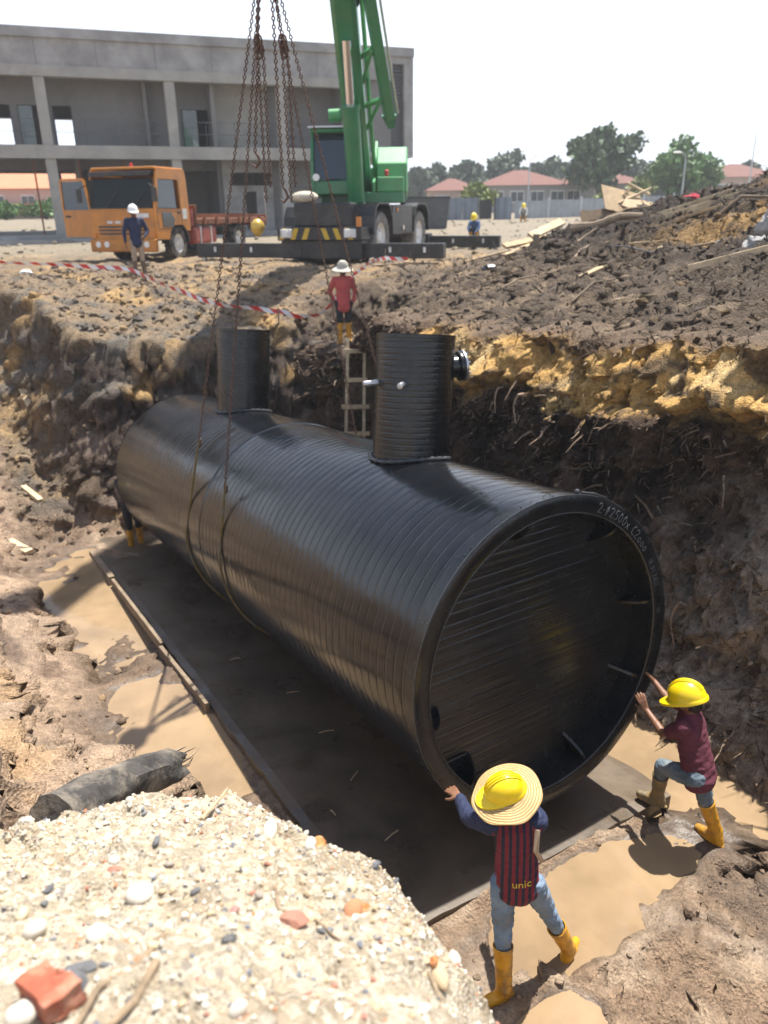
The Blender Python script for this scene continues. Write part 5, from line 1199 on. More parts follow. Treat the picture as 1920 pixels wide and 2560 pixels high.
xa = 9.0
for k in range(8):
    y0 = 55 + k * .9; zb = -.70 + .06 * k
    corr((xa, y0, 0), (xa + 2.36, y0 + .85, 0), zb, zb + 1.22, FEN, fe); MB().b2(xa + 2.36, xa + 2.46, y0 + .82, y0 + .92, zb - .2, zb + 1.42).build('post', M['steel'], fe); xa += 2.42
hg = empty('metal_hoarding', (0, 0, 0)); tag(hg, 'blue grey metal hoarding with a dark doorway beside the crane', 'hoarding')
for k in range(3): corr((3.3 + k * 1.05, 54, 0), (4.33 + k * 1.05, 54, 0), -.80, .74, FENB, hg)
corr((7.55, 54, 0), (8.6, 53.9, 0), -.80, .74, FENB, hg)
MB().b2(6.5, 6.58, 53.9, 54.05, -.8, .8).build('door_post', BLK, hg); MB().b2(7.46, 7.54, 53.9, 54.05, -.8, .8).build('door_post', BLK, hg); MB().b2(6.6, 7.44, 55.0, 55.1, -.8, .62).build('doorway_dark_sheet', BLK, hg)  # black sheet behind the opening imitates the darkness inside the doorway
sk = empty('steel_skip', (2.35, 44, float(surf(2.35, 44)))); tag(sk, 'dark grey steel skip just right of the crane', 'skip')
MB().box((0, 0, .75), (2.3, 1.6, 1.5), taper=(1.12, 1.1)).build('bin', mat('dark_skip_steel', (.07, .075, .08), .6, var=.2), sk); MB().b2(-1.32, 1.32, -.92, .92, 1.46, 1.56).build('rim', BLK, sk)
# street lamps
def lamp(x, y, h_, arm, label):
    zb = float(surf(x, y)); l = empty('street_lamp', (x, y, zb)); tag(l, label, 'street lamp', 'street lamps along the road')
    MB().cyl((0, 0, 0), (0, 0, h_ * .86), .06, .04, n=10).build('pole', M['steel'], l, smooth=True)
    MB().tube([(0, 0, h_ * .86), (arm * .08, 0, h_ * .94), (arm * .35, 0, h_ * .985), (arm * .8, 0, h_)], .03, 8).build('arm', M['steel'], l, smooth=True)
    MB().ell((arm * .95, 0, h_), [(.35, 0, 0), (0, .12, 0), (0, 0, .07)], 10, 6).build('lamp_head', WHT, l, smooth=True)
lamp(26.6, 60, 5.9, 1.6, 'street lamp rising behind the spoil mound at the right edge')
lamp(22.2, 61, 4.1, -.7, 'slim street lamp pole in front of the right tree'); lamp(10.9, 61, 4.0, .9, 'slim street lamp above the grey house roof')
# trees
def leafmat(name, c): 
    m = mat(name, c, .6, var=.4, vscale=.5); return m
LF1 = leafmat('dark_green_leaves', (.068, .115, .048)); LF2 = leafmat('fresh_green_leaves', (.085, .175, .04)); LF3 = leafmat('yellow_green_leaves', (.16, .20, .04)); LF4 = leafmat('far_hazed_leaves', (.085, .12, .075))  # LF1 and LF4 are lightened, distance haze put into the leaf colour
BARK = mat('tree_bark', (.09, .07, .05), .9, var=.3)
def tree(x, y, h_, rx, crown_lo, m, label, n=2600, leaf=.30, seed=0, cat='tree', name='tree', group='trees beyond the site', trunks=1, nclump=26):
    zb = float(surf(x, y)); t = empty(name, (x, y, zb)); tag(t, label, cat, group); rs = np.random.RandomState(seed + 11)
    ch = (h_ - crown_lo) / 2; cz = crown_lo + ch; cl = []; mbt = MB()
    mbt.tube([(0, 0, -.2), (.1, 0, crown_lo * .6), (0, .1, cz - ch * .3), (.1, 0, cz + ch * .4)], [rx * .075, rx * .06, rx * .045, rx * .015], 8)
    for k in range(nclump):
        v = rs.normal(size=3); v /= np.linalg.norm(v); rr = rs.uniform(.35, .92); c = np.array((v[0] * rx * rr, v[1] * rx * rr, cz + v[2] * ch * rr)); cl.append((c, rs.uniform(.22, .42) * rx))
        if k % 2 == 0: mbt.tube([(0, 0, max(crown_lo * .7, c[2] - ch)), tuple(c * np.array((.5, .5, 1)) - np.array((0, 0, .2))), tuple(c)], [rx * .035, rx * .02, rx * .008], 5)
    P = []; 
    for i in range(n):
        c, r_ = cl[rs.randint(len(cl))]; v = rs.normal(size=3); v /= np.linalg.norm(v); p = c + v * r_ * rs.uniform(.3, 1.0) * np.array((1, 1, .75))
        a = rs.normal(size=3); a /= np.linalg.norm(a); b_ = np.cross(a, rs.normal(size=3)); b_ /= np.linalg.norm(b_) + 1e-6; s = leaf * rs.uniform(.6, 1.3)
        P += [p - a * s, p + b_ * s * .55, p + a * s, p - b_ * s * .55]
    F = np.arange(len(P)).reshape(-1, 4)
    mbt.build('trunk', BARK, t, smooth=True); link('crown', np_mesh('crown', P, F, False), m, t)
    return t
tree(22.4, 85, 8.0, 3.8, 2.6, LF1, 'big dark spreading tree behind the houses', 6500, .36, 1, nclump=44)
tree(30.0, 83, 6.2, 3.9, 1.2, LF2, 'bright green bushy tree right of the big tree', 6500, .33, 2, nclump=44)
tree(23.2, 74, 3.2, 1.7, .4, LF3, 'yellow green shrub between the two large trees', 1300, .2, 3, 'bush', 'bush', 'bushes by the fence')
tree(19.8, 71, 2.0, 1.6, .3, LF3, 'low yellow green bush under the big tree', 900, .2, 4, 'bush', 'bush', 'bushes by the fence')
tree(7.6, 64, 2.3, 2.0, .3, LF3, 'pale yellow green bush behind the blue grey hoarding', 1400, .2, 5, 'bush', 'bush', 'bushes by the fence')
far = [(5.2, 118, 5.0, 2.6, 'farthest left round tree next to the crane'), (9.2, 120, 6.0, 3.2, 'distant tree second from the crane'), (13.6, 122, 5.8, 3.0, 'distant tree third from the crane'), (18.6, 119, 6.8, 3.0, 'distant tree fourth from the crane, above the bush'), (22.4, 123, 5.2, 2.8, 'distant tree just left of the lamp over the grey house'), (27.0, 120, 6.6, 3.2, 'distant tree above the grey house roof'), (31.0, 118, 6.4, 3.3, 'distant tree at the left shoulder of the big tree'), (36.2, 121, 6.8, 3.4, 'distant tree behind the big tree on its right'), (41, 119, 7.0, 3.5, 'distant tree at the left of the bright bushy tree'), (53, 120, 5.4, 3.0, 'distant tree right of the bright bushy tree')]
for k, (x, y, h_, rx, lb) in enumerate(far): tree(x, y, h_ + .9, rx * 1.25, .6, LF4, lb, 4200, .46, 20 + k, group='distant trees', nclump=24)
for k, (x, y) in enumerate(((-30, 74), (-34, 75), (-26.5, 73))): tree(x, y, 1.6, 1.9, .1, LF2, ['green hedge shrub beside the dark post of the ground floor', 'green hedge shrub at the far left', 'green hedge shrub nearest the truck door'][k], 800, .2, 50 + k, 'bush', 'bush', 'hedge before the pink house')
# ------------------------------------------------------------------ stones, clods, roots
_t = (1 + 5 ** .5) / 2
ICO_V = np.array([(-1, _t, 0), (1, _t, 0), (-1, -_t, 0), (1, -_t, 0), (0, -1, _t), (0, 1, _t), (0, -1, -_t), (0, 1, -_t), (_t, 0, -1), (_t, 0, 1), (-_t, 0, -1), (-_t, 0, 1)]) / math.sqrt(1 + _t * _t)
ICO_F = np.array([(0, 11, 5), (0, 5, 1), (0, 1, 7), (0, 7, 10), (0, 10, 11), (1, 5, 9), (5, 11, 4), (11, 10, 2), (10, 7, 6), (7, 1, 8), (3, 9, 4), (3, 4, 2), (3, 2, 6), (3, 6, 8), (3, 8, 9), (4, 9, 5), (2, 4, 11), (6, 2, 10), (8, 6, 7), (9, 8, 1)])
def ico2():
    V = [tuple(v) for v in ICO_V]; F = []; cache = {}
    def mid(a, b_):
        k = (min(a, b_), max(a, b_))
        if k not in cache: m = np.array(V[a]) + np.array(V[b_]); m /= np.linalg.norm(m); cache[k] = len(V); V.append(tuple(m))
        return cache[k]
    for a, b_, c in ICO_F: x, y, z = mid(a, b_), mid(b_, c), mid(c, a); F += [(a, x, z), (b_, y, x), (c, z, y), (x, y, z)]
    return np.array(V), np.array(F)
ICO2_V, ICO2_F = ico2()
def rocks(name, pos, size, cols, rs, flat=.7, fine=False, smooth=False, jag=.28):
    n = len(pos); BV, BF = (ICO2_V, ICO2_F) if fine else (ICO_V, ICO_F); k = len(BV)
    q = rs.normal(size=(n, 4)); q /= np.linalg.norm(q, axis=1)[:, None]; w_, x, y, z = q.T
    Rm = np.stack([1 - 2 * (y * y + z * z), 2 * (x * y - z * w_), 2 * (x * z + y * w_), 2 * (x * y + z * w_), 1 - 2 * (x * x + z * z), 2 * (y * z - x * w_), 2 * (x * z - y * w_), 2 * (y * z + x * w_), 1 - 2 * (x * x + y * y)], -1).reshape(n, 3, 3)
    sc = np.stack([rs.uniform(.75, 1.3, n), rs.uniform(.65, 1.05, n), rs.uniform(.5, .85, n)], -1)
    V = BV[None] * (1 + jag * rs.uniform(-1, 1, (n, k, 1))) * sc[:, None]
    V = np.einsum('nij,nkj->nki', Rm, V); V[..., 2] *= flat; V = V * np.asarray(size)[:, None, None] + np.asarray(pos)[:, None]
    F = (BF[None] + (np.arange(n) * k)[:, None, None]).reshape(-1, 3); C = np.repeat(np.asarray(cols), k, 0)
    return np_mesh(name, V.reshape(-1, 3), F, smooth, C, np.zeros(n * k))
def ground_z(X, Y): return height(np.asarray(X), np.asarray(Y))
def hz_(X, Y): return heap_z(X, Y)[0] + heap_noise(X, Y)
rs = np.random.RandomState(42)
PAL = np.array([(.52, .46, .36), (.62, .57, .48), (.70, .66, .58), (.42, .33, .22), (.50, .38, .24), (.30, .26, .22), (.13, .13, .135), (.18, .19, .21), (.44, .20, .10), (.36, .17, .12), (.57, .47, .30), (.66, .60, .50)])
PW = np.array([.17, .16, .12, .10, .10, .07, .05, .05, .035, .035, .06, .05]); PW /= PW.sum()
# gravel that nobody could count
n = 15000; X = rs.uniform(-2.6, 0.9, n); Y = rs.uniform(.75, 3.2, n) ; Z = hz_(X, Y); keep = (Z > -3.3); X, Y, Z = X[keep], Y[keep], Z[keep]; n = len(X)
sz = .0035 + .0085 * rs.rand(n) ** 2.6; cols = PAL[rs.choice(len(PAL), n, p=PW)] * rs.uniform(.85, 1.1, (n, 1))
o = link('gravel', rocks('gravel', np.stack([X, Y, Z + sz * .25], -1), sz, cols, rs, .8), M['pebble']); tag(o, 'loose mixed gravel strewn over the pale heap', kind='stuff')
# the larger stones one by one, resting on the heap
shapes = []
for k in range(12):
    r2 = np.random.RandomState(100 + k); shapes.append((rocks('stone', np.zeros((1, 3)), np.ones(1), PAL[k][None] * .98, r2, .85, fine=True, smooth=(k % 3 != 0), jag=.10 if k % 3 else .2)))
    shapes[-1].materials.append(M['pebble'])
placed = 0
while placed < 280:
    x, y = rs.uniform(-1.9, .55), rs.uniform(.8, 2.75); z = float(hz_(np.array([x]), np.array([y]))[0])
    if z < -2.75: continue
    s = .010 + .030 * rs.rand() ** 3.2; kk = rs.choice(12, p=PW)
    o = bpy.data.objects.new('stone', shapes[kk]); COL.objects.link(o); o.parent = heap; o.location = (x, y, z + s * .2); o.scale = (s * rs.uniform(.85, 1.35), s * rs.uniform(.8, 1.1), s * rs.uniform(.7, .95)); o.rotation_euler = (rs.uniform(-.4, .4), rs.uniform(-.4, .4), rs.uniform(0, 6.28)); placed += 1
BRK = mat('red_brick_clay', (.36, .095, .05), .85, var=.3, vscale=14, bump=.6, bscale=30, dirt=(.5, .38, .26), dscale=9, damt=.5)
BRO = mat('orange_brick_clay', (.50, .19, .06), .9, var=.3, vscale=25, bump=.7, bscale=40, dirt=(.6, .45, .28), dscale=16, damt=.5)
def chunk(name, label, cat, x, y, s, m, seed, boxy=False, dz=.3, rz=0.0, group=None):
    z = surf(x, y); r2 = np.random.RandomState(seed)
    if boxy:
        mb = MB(); mb.box((0, 0, 0), s); me = mb.mesh(name); bm = bmesh.new(); bm.from_mesh(me); bmesh.ops.subdivide_edges(bm, edges=bm.edges, cuts=5, use_grid_fill=True)
        for v in bm.verts:
            n_ = Vector((float(pnoise(v.co.x * 22 + seed, v.co.y * 22, v.co.z * 22)), float(pnoise(v.co.x * 22, v.co.y * 22 + 5, v.co.z * 22 + seed)), float(pnoise(v.co.x * 22, v.co.y * 22, v.co.z * 22 + 9)))); v.co += n_ * .010
            if v.co.x > s[0] * .2 and v.co.y > 0: v.co.x -= .3 * (v.co.x - s[0] * .2) + .015
        bm.to_mesh(me); bm.free(); h_ = s[2] * dz
    else:
        me = rocks(name, np.zeros((1, 3)), np.array([s]), np.array([(.5, .3, .2)]), r2, .85, fine=True, jag=.14); h_ = s * dz
    o = link(name, me, m); o.location = (x, y, z + h_); o.rotation_euler = (r2.uniform(-.25, .25), r2.uniform(-.25, .25), rz); tag(o, label, cat, group); return o
chunk('broken_brick', 'broken red brick lying on the gravel at the bottom left', 'brick', -.735, 1.175, (.085, .115, .055), BRK, 1, True, .25, .9)
chunk('brick_lump', 'rounded orange brick lump near the crest of the gravel heap', 'brick', -.24, 2.02, .030, BRO, 3); chunk('brick_lump', 'orange brick lump lower on the right side of the gravel', 'brick', -.08, 1.66, .027, BRO, 4)
chunk('brick_lump', 'small orange brick lump at the right edge of the gravel', 'brick', .12, 1.50, .020, BRO, 6)
chunk('pink_stone', 'smooth mauve stone in the middle of the gravel', 'stone', -.44, 1.61, .018, mat('mauve_stone', (.34, .18, .16), .7, var=.2, vscale=30), 5)
chunk('dark_stone', 'blackish angular stone below the mauve one', 'stone', -.39, 1.36, .020, mat('dark_stone', (.09, .09, .09), .7, var=.3, vscale=30), 7)
STICK = mat('dry_stick', (.26, .19, .12), .85, var=.3, vscale=20, bump=.4, bscale=60); STICKP = mat('pale_dry_stick', (.42, .32, .2), .85, var=.25, vscale=20)
def stick(label, pts, rad, m=STICK, name='stick', lift=.4, cat='stick', group=None):
    P_ = [Vector((x, y, surf(x, y) + rad * lift + dz)) for x, y, dz in pts]; Q = []
    for a, b_ in zip(P_, P_[1:]):
        for u in (0, .33, .66): Q.append(a.lerp(b_, u) + Vector((rs.uniform(-1, 1), rs.uniform(-1, 1), 0)) * rad * .35)
    Q.append(P_[-1]); o = MB().tube(Q, [rad * (1 - .5 * i / len(Q)) * rs.uniform(.85, 1.1) for i in range(len(Q))], 8).build(name, m, None, smooth=True); tag(o, label, cat, group); return o
stick('crooked stick lying on the gravel beside the red brick', [(-.575, 1.42, .0), (-.60, 1.30, .004), (-.64, 1.20, .01), (-.66, 1.06, .01)], .011)
stick('second stick right of the crooked one at the bottom edge', [(-.535, 1.27, .0), (-.56, 1.18, .008), (-.60, 1.04, .01)], .012)
stick('short stick poking up from the crest of the gravel heap', [(-.70, 2.26, .0), (-.67, 2.38, .03), (-.64, 2.46, .075)], .009, STICKP)
stick('thin bent root across the right of the gravel heap', [(-.34, 1.72, 0), (-.31, 1.60, .003), (-.20, 1.56, .004), (-.13, 1.46, 0)], .006)
stick('thin twig near the right edge of the gravel', [(.10, 1.46, .002), (.13, 1.38, .012), (.12, 1.30, 0)], .005)
# charred log and branch at the left
CHAR = mat('charred_wood', (.055, .05, .045), .9, var=.5, vscale=9, bump=.9, bscale=22, dirt=(.30, .25, .19), dscale=4, damt=.85)
a_, b_ = Vector((-1.76, 3.16, -2.96)), Vector((-1.42, 4.22, -3.44))
V = []; ns, na_ = 26, 22; dd = b_ - a_; fx, fy, fd_ = frame(dd)
for i in range(ns):
    u = i / (ns - 1); c = a_.lerp(b_, u) + fy * (.03 * math.sin(u * 4)); 
    for k in range(na_):
        t = 2 * math.pi * k / na_; r_ = (.145 - .03 * u) * (1 + .16 * float(pnoise(math.cos(t) * 1.4, math.sin(t) * 1.4, u * 3.2)) + .10 * float(pnoise(math.cos(t) * 5, math.sin(t) * 5, u * 5)))
        if u > .93: r_ *= (1 - (u - .93) / .07 * .5 * (1 + math.sin(5 * t)) / 1.3)
        V.append(c + fx * (r_ * math.cos(t)) + fy * (r_ * math.sin(t)))
F = [(i * na_ + k, i * na_ + (k + 1) % na_, (i + 1) * na_ + (k + 1) % na_, (i + 1) * na_ + k) for i in range(ns - 1) for k in range(na_)] + [tuple(range(na_ - 1, -1, -1)), tuple((ns - 1) * na_ + k for k in range(na_))]
lg = MB().add(V, F).build('charred_log', CHAR, None, smooth=True); tag(lg, 'thick charred grey log lying on the left bank above a puddle', 'log')
for k in range(9):
    t = k * .7; p = b_ + fx * (.07 * math.cos(t)) + fy * (.07 * math.sin(t)); MB().tube([p - fd_ * .06, p + fd_ * .05, p + fd_ * rs.uniform(.08, .2) + Vector((0, 0, rs.uniform(-.04, .05)))], [.014, .009, .002], 5).build('splinter', STICK, lg)
stick('dark branch lying at the left edge below the charred log', [(-2.2, 2.95, .10), (-1.9, 2.75, .09), (-1.62, 2.60, .06), (-1.45, 2.38, .02)], .040, CHAR, 'branch', .6, 'branch')

# clods of earth
def scatter(label, n, xr, yr, size, cols, test, seed, flat=.8, jag=.3, fine=False, name='earth_clods', smooth=False, mixk=.55):
    r2 = np.random.RandomState(seed); X = r2.uniform(*xr, n); Y = r2.uniform(*yr, n); Z = ground_z(X, Y); k = test(X, Y, Z, r2); X, Y, Z = X[k], Y[k], Z[k]
    s = size[0] + (size[1] - size[0]) * r2.rand(len(X)) ** 3.6; base = soil_colour(X, Y, Z); mixv = r2.rand(len(X), 1) * mixk; c = np.array(cols)[r2.randint(len(cols), size=len(X))]
    C = base * (1 - mixv) + c * mixv; C *= r2.uniform(.75, 1.2, (len(X), 1))
    o = link(name, rocks(name, np.stack([X, Y, Z + s * .15], -1), s, C, r2, flat, fine, smooth, jag), M['clod']); tag(o, label, kind='stuff')
def no_slab(X, Y): s, n_ = to_sn(X, Y); return ~((np.abs(n_) < 1.8) & (s > -.42) & (s < 10))
def no_pud(X, Y):
    k = np.ones(X.shape, bool)
    for i in range(len(PUD)): k &= pud_mask(X, Y, i) < -.08
    return k
def t_mound(X, Y, Z, r2): s, n_ = to_sn(X, Y); return (n_ > 3.7) & (X > -.2) & (Y < 23) & (r2.rand(len(X)) < .35 + .65 * sstep(2, 5, X))
scatter('dark clods and rubble over the spoil mound', 6500, (-.2, 10.4), (6, 23), (.012, .095), [(.05, .038, .03), (.08, .06, .045), (.30, .18, .07), (.12, .09, .065), (.04, .03, .024)], t_mound, 1, .8, .45)
def t_left(X, Y, Z, r2): s, n_ = to_sn(X, Y); return (n_ < -2.1) & no_pud(X, Y) & (fbm(X, Y, 4.0, .9, 2) > -.25)
scatter('mud clods over the left bank of the pit', 4200, (-9, -1.0), (3.0, 16), (.012, .08), [(.12, .085, .06), (.33, .25, .17), (.20, .145, .095), (.42, .27, .12)], t_left, 2, .55, .4, smooth=True, mixk=.35)
def t_back(X, Y, Z, r2): s, n_ = to_sn(X, Y); return (s > 9.6) & (n_ < 4.5) & (Y < 22)
scatter('earth lumps on the far side of the pit', 5500, (-9, 3.2), (11, 22), (.02, .12), [(.08, .06, .045), (.20, .15, .105), (.42, .29, .13), (.17, .155, .13), (.28, .20, .15)], t_back, 3)
def t_floor(X, Y, Z, r2): s, n_ = to_sn(X, Y); return no_slab(X, Y) & no_pud(X, Y) & (n_ > -2.0) & (n_ < 3.4) & (s < 3.2) & (Z < -4.5) & (fbm(X, Y, 1.0, 1.6, 3) > -.2)
scatter('trodden mud lumps on the near pit floor', 3000, (-.6, 5.2), (2.0, 7.5), (.006, .034), [(.13, .095, .065), (.30, .225, .15), (.22, .16, .11)], t_floor, 4, .42, .4, smooth=True, mixk=.3)
def t_site(X, Y, Z, r2): return (Y > 19) & (fbm(X, Y, 1.0, .4, 3) > -.1)
scatter('stones and rubble across the site behind the pit', 2600, (-22, 24), (19, 52), (.03, .16), [(.34, .30, .24), (.22, .19, .15), (.42, .34, .22)], t_site, 5)
# clods and roots in the cut face
r2 = np.random.RandomState(9); h_, w_ = WALLP.shape[:2]; n = 9000; ii = r2.randint(6, h_ - 4, n); jj = r2.randint(3, w_ - 3, n); P_ = WALLP[ii, jj]; Cw = wc[ii, jj]; yl = yel[ii, jj]
k = r2.rand(n) < (1 - .8 * yl) * (1 - .75 * low[ii, jj]); P_, Cw = P_[k], Cw[k]; s = .008 + .055 * r2.rand(len(P_)) ** 3.0; Pn = P_.copy(); Pn[:, :2] -= np.array(TN) * (s * .3)[:, None]
C = Cw * r2.uniform(.5, 1.2, (len(P_), 1)); o = link('peat_lumps', rocks('peat_lumps', Pn, s, C, r2, 1.0, False, False, .6), M['clod']); tag(o, 'crumbled peat lumps on the cut face', kind='stuff')
V = []; F = []; Cc = []
n = 15000; ii = r2.randint(8, int(h_ * .93), n); jj = r2.randint(3, w_ - 3, n)
for q in range(n):
    if yel[ii[q], jj[q]] > .5 and r2.rand() < .85: continue
    p = WALLP[ii[q], jj[q]]; L = r2.uniform(.04, .16) if r2.rand() < .93 else r2.uniform(.2, .38); d0 = np.array((-TN[0], -TN[1], 0)) * r2.uniform(.3, 1) + r2.normal(size=3) * .6; d0 /= np.linalg.norm(d0); wd = r2.uniform(.003, .018); sd = np.cross(d0, r2.normal(size=3)); sd /= np.linalg.norm(sd)
    b0 = len(V); pp = p.copy(); dr_ = d0.copy(); col = np.array((.20, .14, .095)) * r2.uniform(.3, 1.5)
    if r2.rand() < .12: col = np.array((.34, .26, .18))
    for i in range(3):
        V += [pp - sd * wd * (1 - i * .3), pp + sd * wd * (1 - i * .3)]; Cc += [col, col]; dr_ = dr_ + np.array((0, 0, -.45)) * r2.rand() + r2.normal(size=3) * .2; dr_ /= np.linalg.norm(dr_); pp = pp + dr_ * L / 2
    F += [(b0, b0 + 1, b0 + 3, b0 + 2), (b0 + 2, b0 + 3, b0 + 5, b0 + 4)]
# torn shards and fibres all over the spoil mound too
n = 14000; mx_ = r2.uniform(.2, 10.4, n); my_ = r2.uniform(6.5, 22.5, n); msn = to_sn(mx_, my_); mk = msn[1] > 3.9; mx_, my_ = mx_[mk], my_[mk]; mz_ = ground_z(mx_, my_); mc_ = soil_colour(mx_, my_, mz_)
for q in range(len(mx_)):
    L = r2.uniform(.05, .20) if r2.rand() < .95 else r2.uniform(.25, .6); d0 = r2.normal(size=3) * np.array((1, 1, .45)) + np.array((0, 0, .25)); d0 /= np.linalg.norm(d0); wd = r2.uniform(.008, .035) * (1 if L < .2 else .35); sd = np.cross(d0, r2.normal(size=3)); sd /= np.linalg.norm(sd)
    b0 = len(V); pp = np.array((mx_[q], my_[q], mz_[q] - .01)); dr_ = d0.copy(); col = mc_[q] * r2.uniform(.5, 1.5) if r2.rand() < .85 else np.array((.30, .23, .15)) * r2.uniform(.5, 1.2)
    for i in range(3):
        V += [pp - sd * wd * (1 - i * .35), pp + sd * wd * (1 - i * .35)]; Cc += [col, col]; dr_ = dr_ + np.array((0, 0, -.5)) * r2.rand() + r2.normal(size=3) * .25; dr_ /= np.linalg.norm(dr_); pp = pp + dr_ * L / 2
    F += [(b0, b0 + 1, b0 + 3, b0 + 2), (b0 + 2, b0 + 3, b0 + 5, b0 + 4)]
o = link('peat_fibres', np_mesh('peat_fibres', V, np.array(F), False, Cc, np.zeros(len(V))), M['clod']); tag(o, 'fibrous roots and torn peat shreds on the cut face and mound', kind='stuff')
ROOT = mat('pale_root', (.36, .25, .17), .85, var=.25, vscale=20)
def wroot(s_, t_, L, rad, lb, bend=.0):
    j = int((s_ + 4.5) / .034); i = int(t_ * 131); p = Vector(WALLP[i, j]) - Vector((TN[0], TN[1], 0)) * .04; Q = [p + Vector((TN[0], TN[1], 0)) * .1]
    for u in np.linspace(0, 1, 6): Q.append(p + Vector((-TN[0] * .05 * u + TA[0] * bend * math.sin(u * 4), -TN[1] * .05 * u + TA[1] * bend * math.sin(u * 4), -L * u)))
    o = MB().tube(Q, [rad] * 2 + [rad * (1 - .13 * k) for k in range(5)], 6).build('root', ROOT, None, smooth=True); tag(o, lb, 'root', 'roots hanging from the clay band')
wroot(4.35, .70, .34, .013, 'pale root dangling under the yellow clay, left of the pair', .03); wroot(3.95, .70, .38, .016, 'thicker twisted root dangling under the yellow clay, right of the pair', .05); wroot(3.9, .5, .22, .014, 'short straight root lower in the dark peat', .0); wroot(.9, .36, .5, .015, 'long root against the pale clay behind the maroon worker', .06)

# ------------------------------------------------------------------ timber, planks and rubbish
def plank(label, p0, p1, w_, h_, m=M['wood'], z0=None, z1=None, tw=0.0, name='plank', cat='plank', group=None, par=None):
    a = Vector((p0[0], p0[1], (surf(*p0) if z0 is None else z0) + h_ * .3)); b_ = Vector((p1[0], p1[1], (surf(*p1) if z1 is None else z1) + h_ * .3))
    if z0 is None:
        up_by = max(surf(a.x + (b_.x - a.x) * u, a.y + (b_.y - a.y) * u) - (a.z + (b_.z - a.z) * u) for u in (.15, .3, .45, .6, .75, .9)) * .75
        if up_by > 0: a.z += up_by; b_.z += up_by
    x, y, d = frame(b_ - a); x2 = x * math.cos(tw) + y * math.sin(tw); o = MB().bar(a, b_, w_, h_, tuple(x2.cross(d) * -1)).build(name, m, par, bevel=min(.006, h_ * .2))
    if par is None: tag(o, label, cat, group)
    return o
# edging boards along the left edge of the slab
for k, (s0, s1, nn, lb) in enumerate(((9.2, 7.75, -1.80, 'muddy edging timber at the far left corner of the slab'), (7.7, 5.1, -1.80, 'long muddy edging board along the left slab edge'), (5.0, 3.35, -1.83, 'short edging board ending beside the puddle'))):
    x0, y0 = from_sn(s0, nn); x1, y1 = from_sn(s1, nn + .02 * k); zf0, zf1 = float(floorz(np.array(y0))), float(floorz(np.array(y1)))
    plank(lb, (x0, y0), (x1, y1), .05 if k else .09, .17 if k != 1 else .15, M['wood_old'], zf0 + .02, zf1 + .02, name='edging_board', cat='board', group='edging boards of the slab')
for k, (s0, n0, an, L, lb) in enumerate(((2.2, -1.0, .3, .16, 'thin twig on the wet slab, nearest the gravel'), (3.1, -.95, .2, .14, 'thin twig on the slab below the tank middle'), (1.35, -1.1, 1.1, .14, 'thin twig on the slab, upright one'), (.5, -1.25, .8, .16, 'thin twig on the slab left of the striped worker'), (4.2, -1.2, .25, .12, 'thin twig farther along the slab'), (1.0, -1.45, 2.2, .08, 'bent scrap on the slab near the gravel'))):
    x, y = from_sn(s0, n0); z = float(floorz(np.array(y))) + .135; d = Vector((math.cos(an), math.sin(an), -.02)) * L
    tag(MB().tube([(x, y, z), (x + d.x * .5, y + d.y * .5, z + .008), (x + d.x, y + d.y, z)], .006, 6).build('twig', STICKP, None), lb, 'twig', 'twigs on the slab')
# left bank
plank('wide pale plank leaning down the left bank', (-7.75, 16.3), (-7.0, 15.3), .26, .05, M['wood_pale'], tw=.3); plank('short grey stick of timber below the wide plank', (-6.9, 13.9), (-6.45, 13.55), .11, .08, M['wood_pale'])
plank('whitish timber end at the left edge of the picture', (-6.6, 12.4), (-6.15, 12.15), .16, .07, M['wood_pale'])
# spoil mound
plank('upper of two long beams lying on the mound slope', (5.5, 16.7), (6.9, 16.2), .13, .12, M['wood_pale'], group='timber on the mound'); plank('lower of two long beams lying on the mound slope', (5.6, 16.1), (7.0, 15.5), .15, .12, M['wood_pale'], group='timber on the mound')
plank('dark plank under the long beams', (4.9, 17.0), (6.0, 16.5), .14, .06, M['wood_old'], group='timber on the mound')
for k, (a, b_, lb) in enumerate((((2.9, 19.0), (4.6, 20.6), 'pale plank lowest in the pile behind the outrigger'), ((3.2, 19.3), (4.9, 21.3), 'pale plank in the middle of the pile behind the outrigger'), ((3.0, 19.7), (4.2, 20.4), 'short plank on top of the pile behind the outrigger'), ((3.5, 19.0), (4.4, 19.8), 'broken plank beside the pile behind the outrigger'))):
    plank(lb, a, b_, .20, .06, M['wood_pale' if k % 2 else 'wood'], surf(*a) + .05 + .05 * k, surf(*b_) + .08 + .05 * k, tw=.2 * k, group='planks behind the outrigger')
PLY = mat('plywood_sheet', (.40, .29, .17), .8, var=.2, vscale=3, dirt=(.15, .1, .07), dscale=2, damt=.5)
def sheet(label, x, y, w_, h_, rx, ry, rz, m=PLY, lift=.2):
    o = MB().box((0, 0, 0), (w_, h_, .018)).build('plywood_sheet', m, None, bevel=.003); o.location = (x, y, surf(x, y) + lift); o.rotation_euler = (rx, ry, rz); tag(o, label, 'board', 'plywood on the mound'); return o
sheet('plywood sheet tilted up at the top of the mound debris', 5.75, 19.6, 1.1, .7, .9, .2, .3, lift=.30); sheet('dark plywood sheet facing the pit below the debris', 5.15, 19.2, .9, .6, 1.1, -.1, .2, mat('dark_ply', (.20, .14, .085), .85, var=.2), .22); sheet('plywood sheet lying flat at the right of the debris', 6.15, 19.3, .9, .5, .5, .3, -.4, lift=.2)
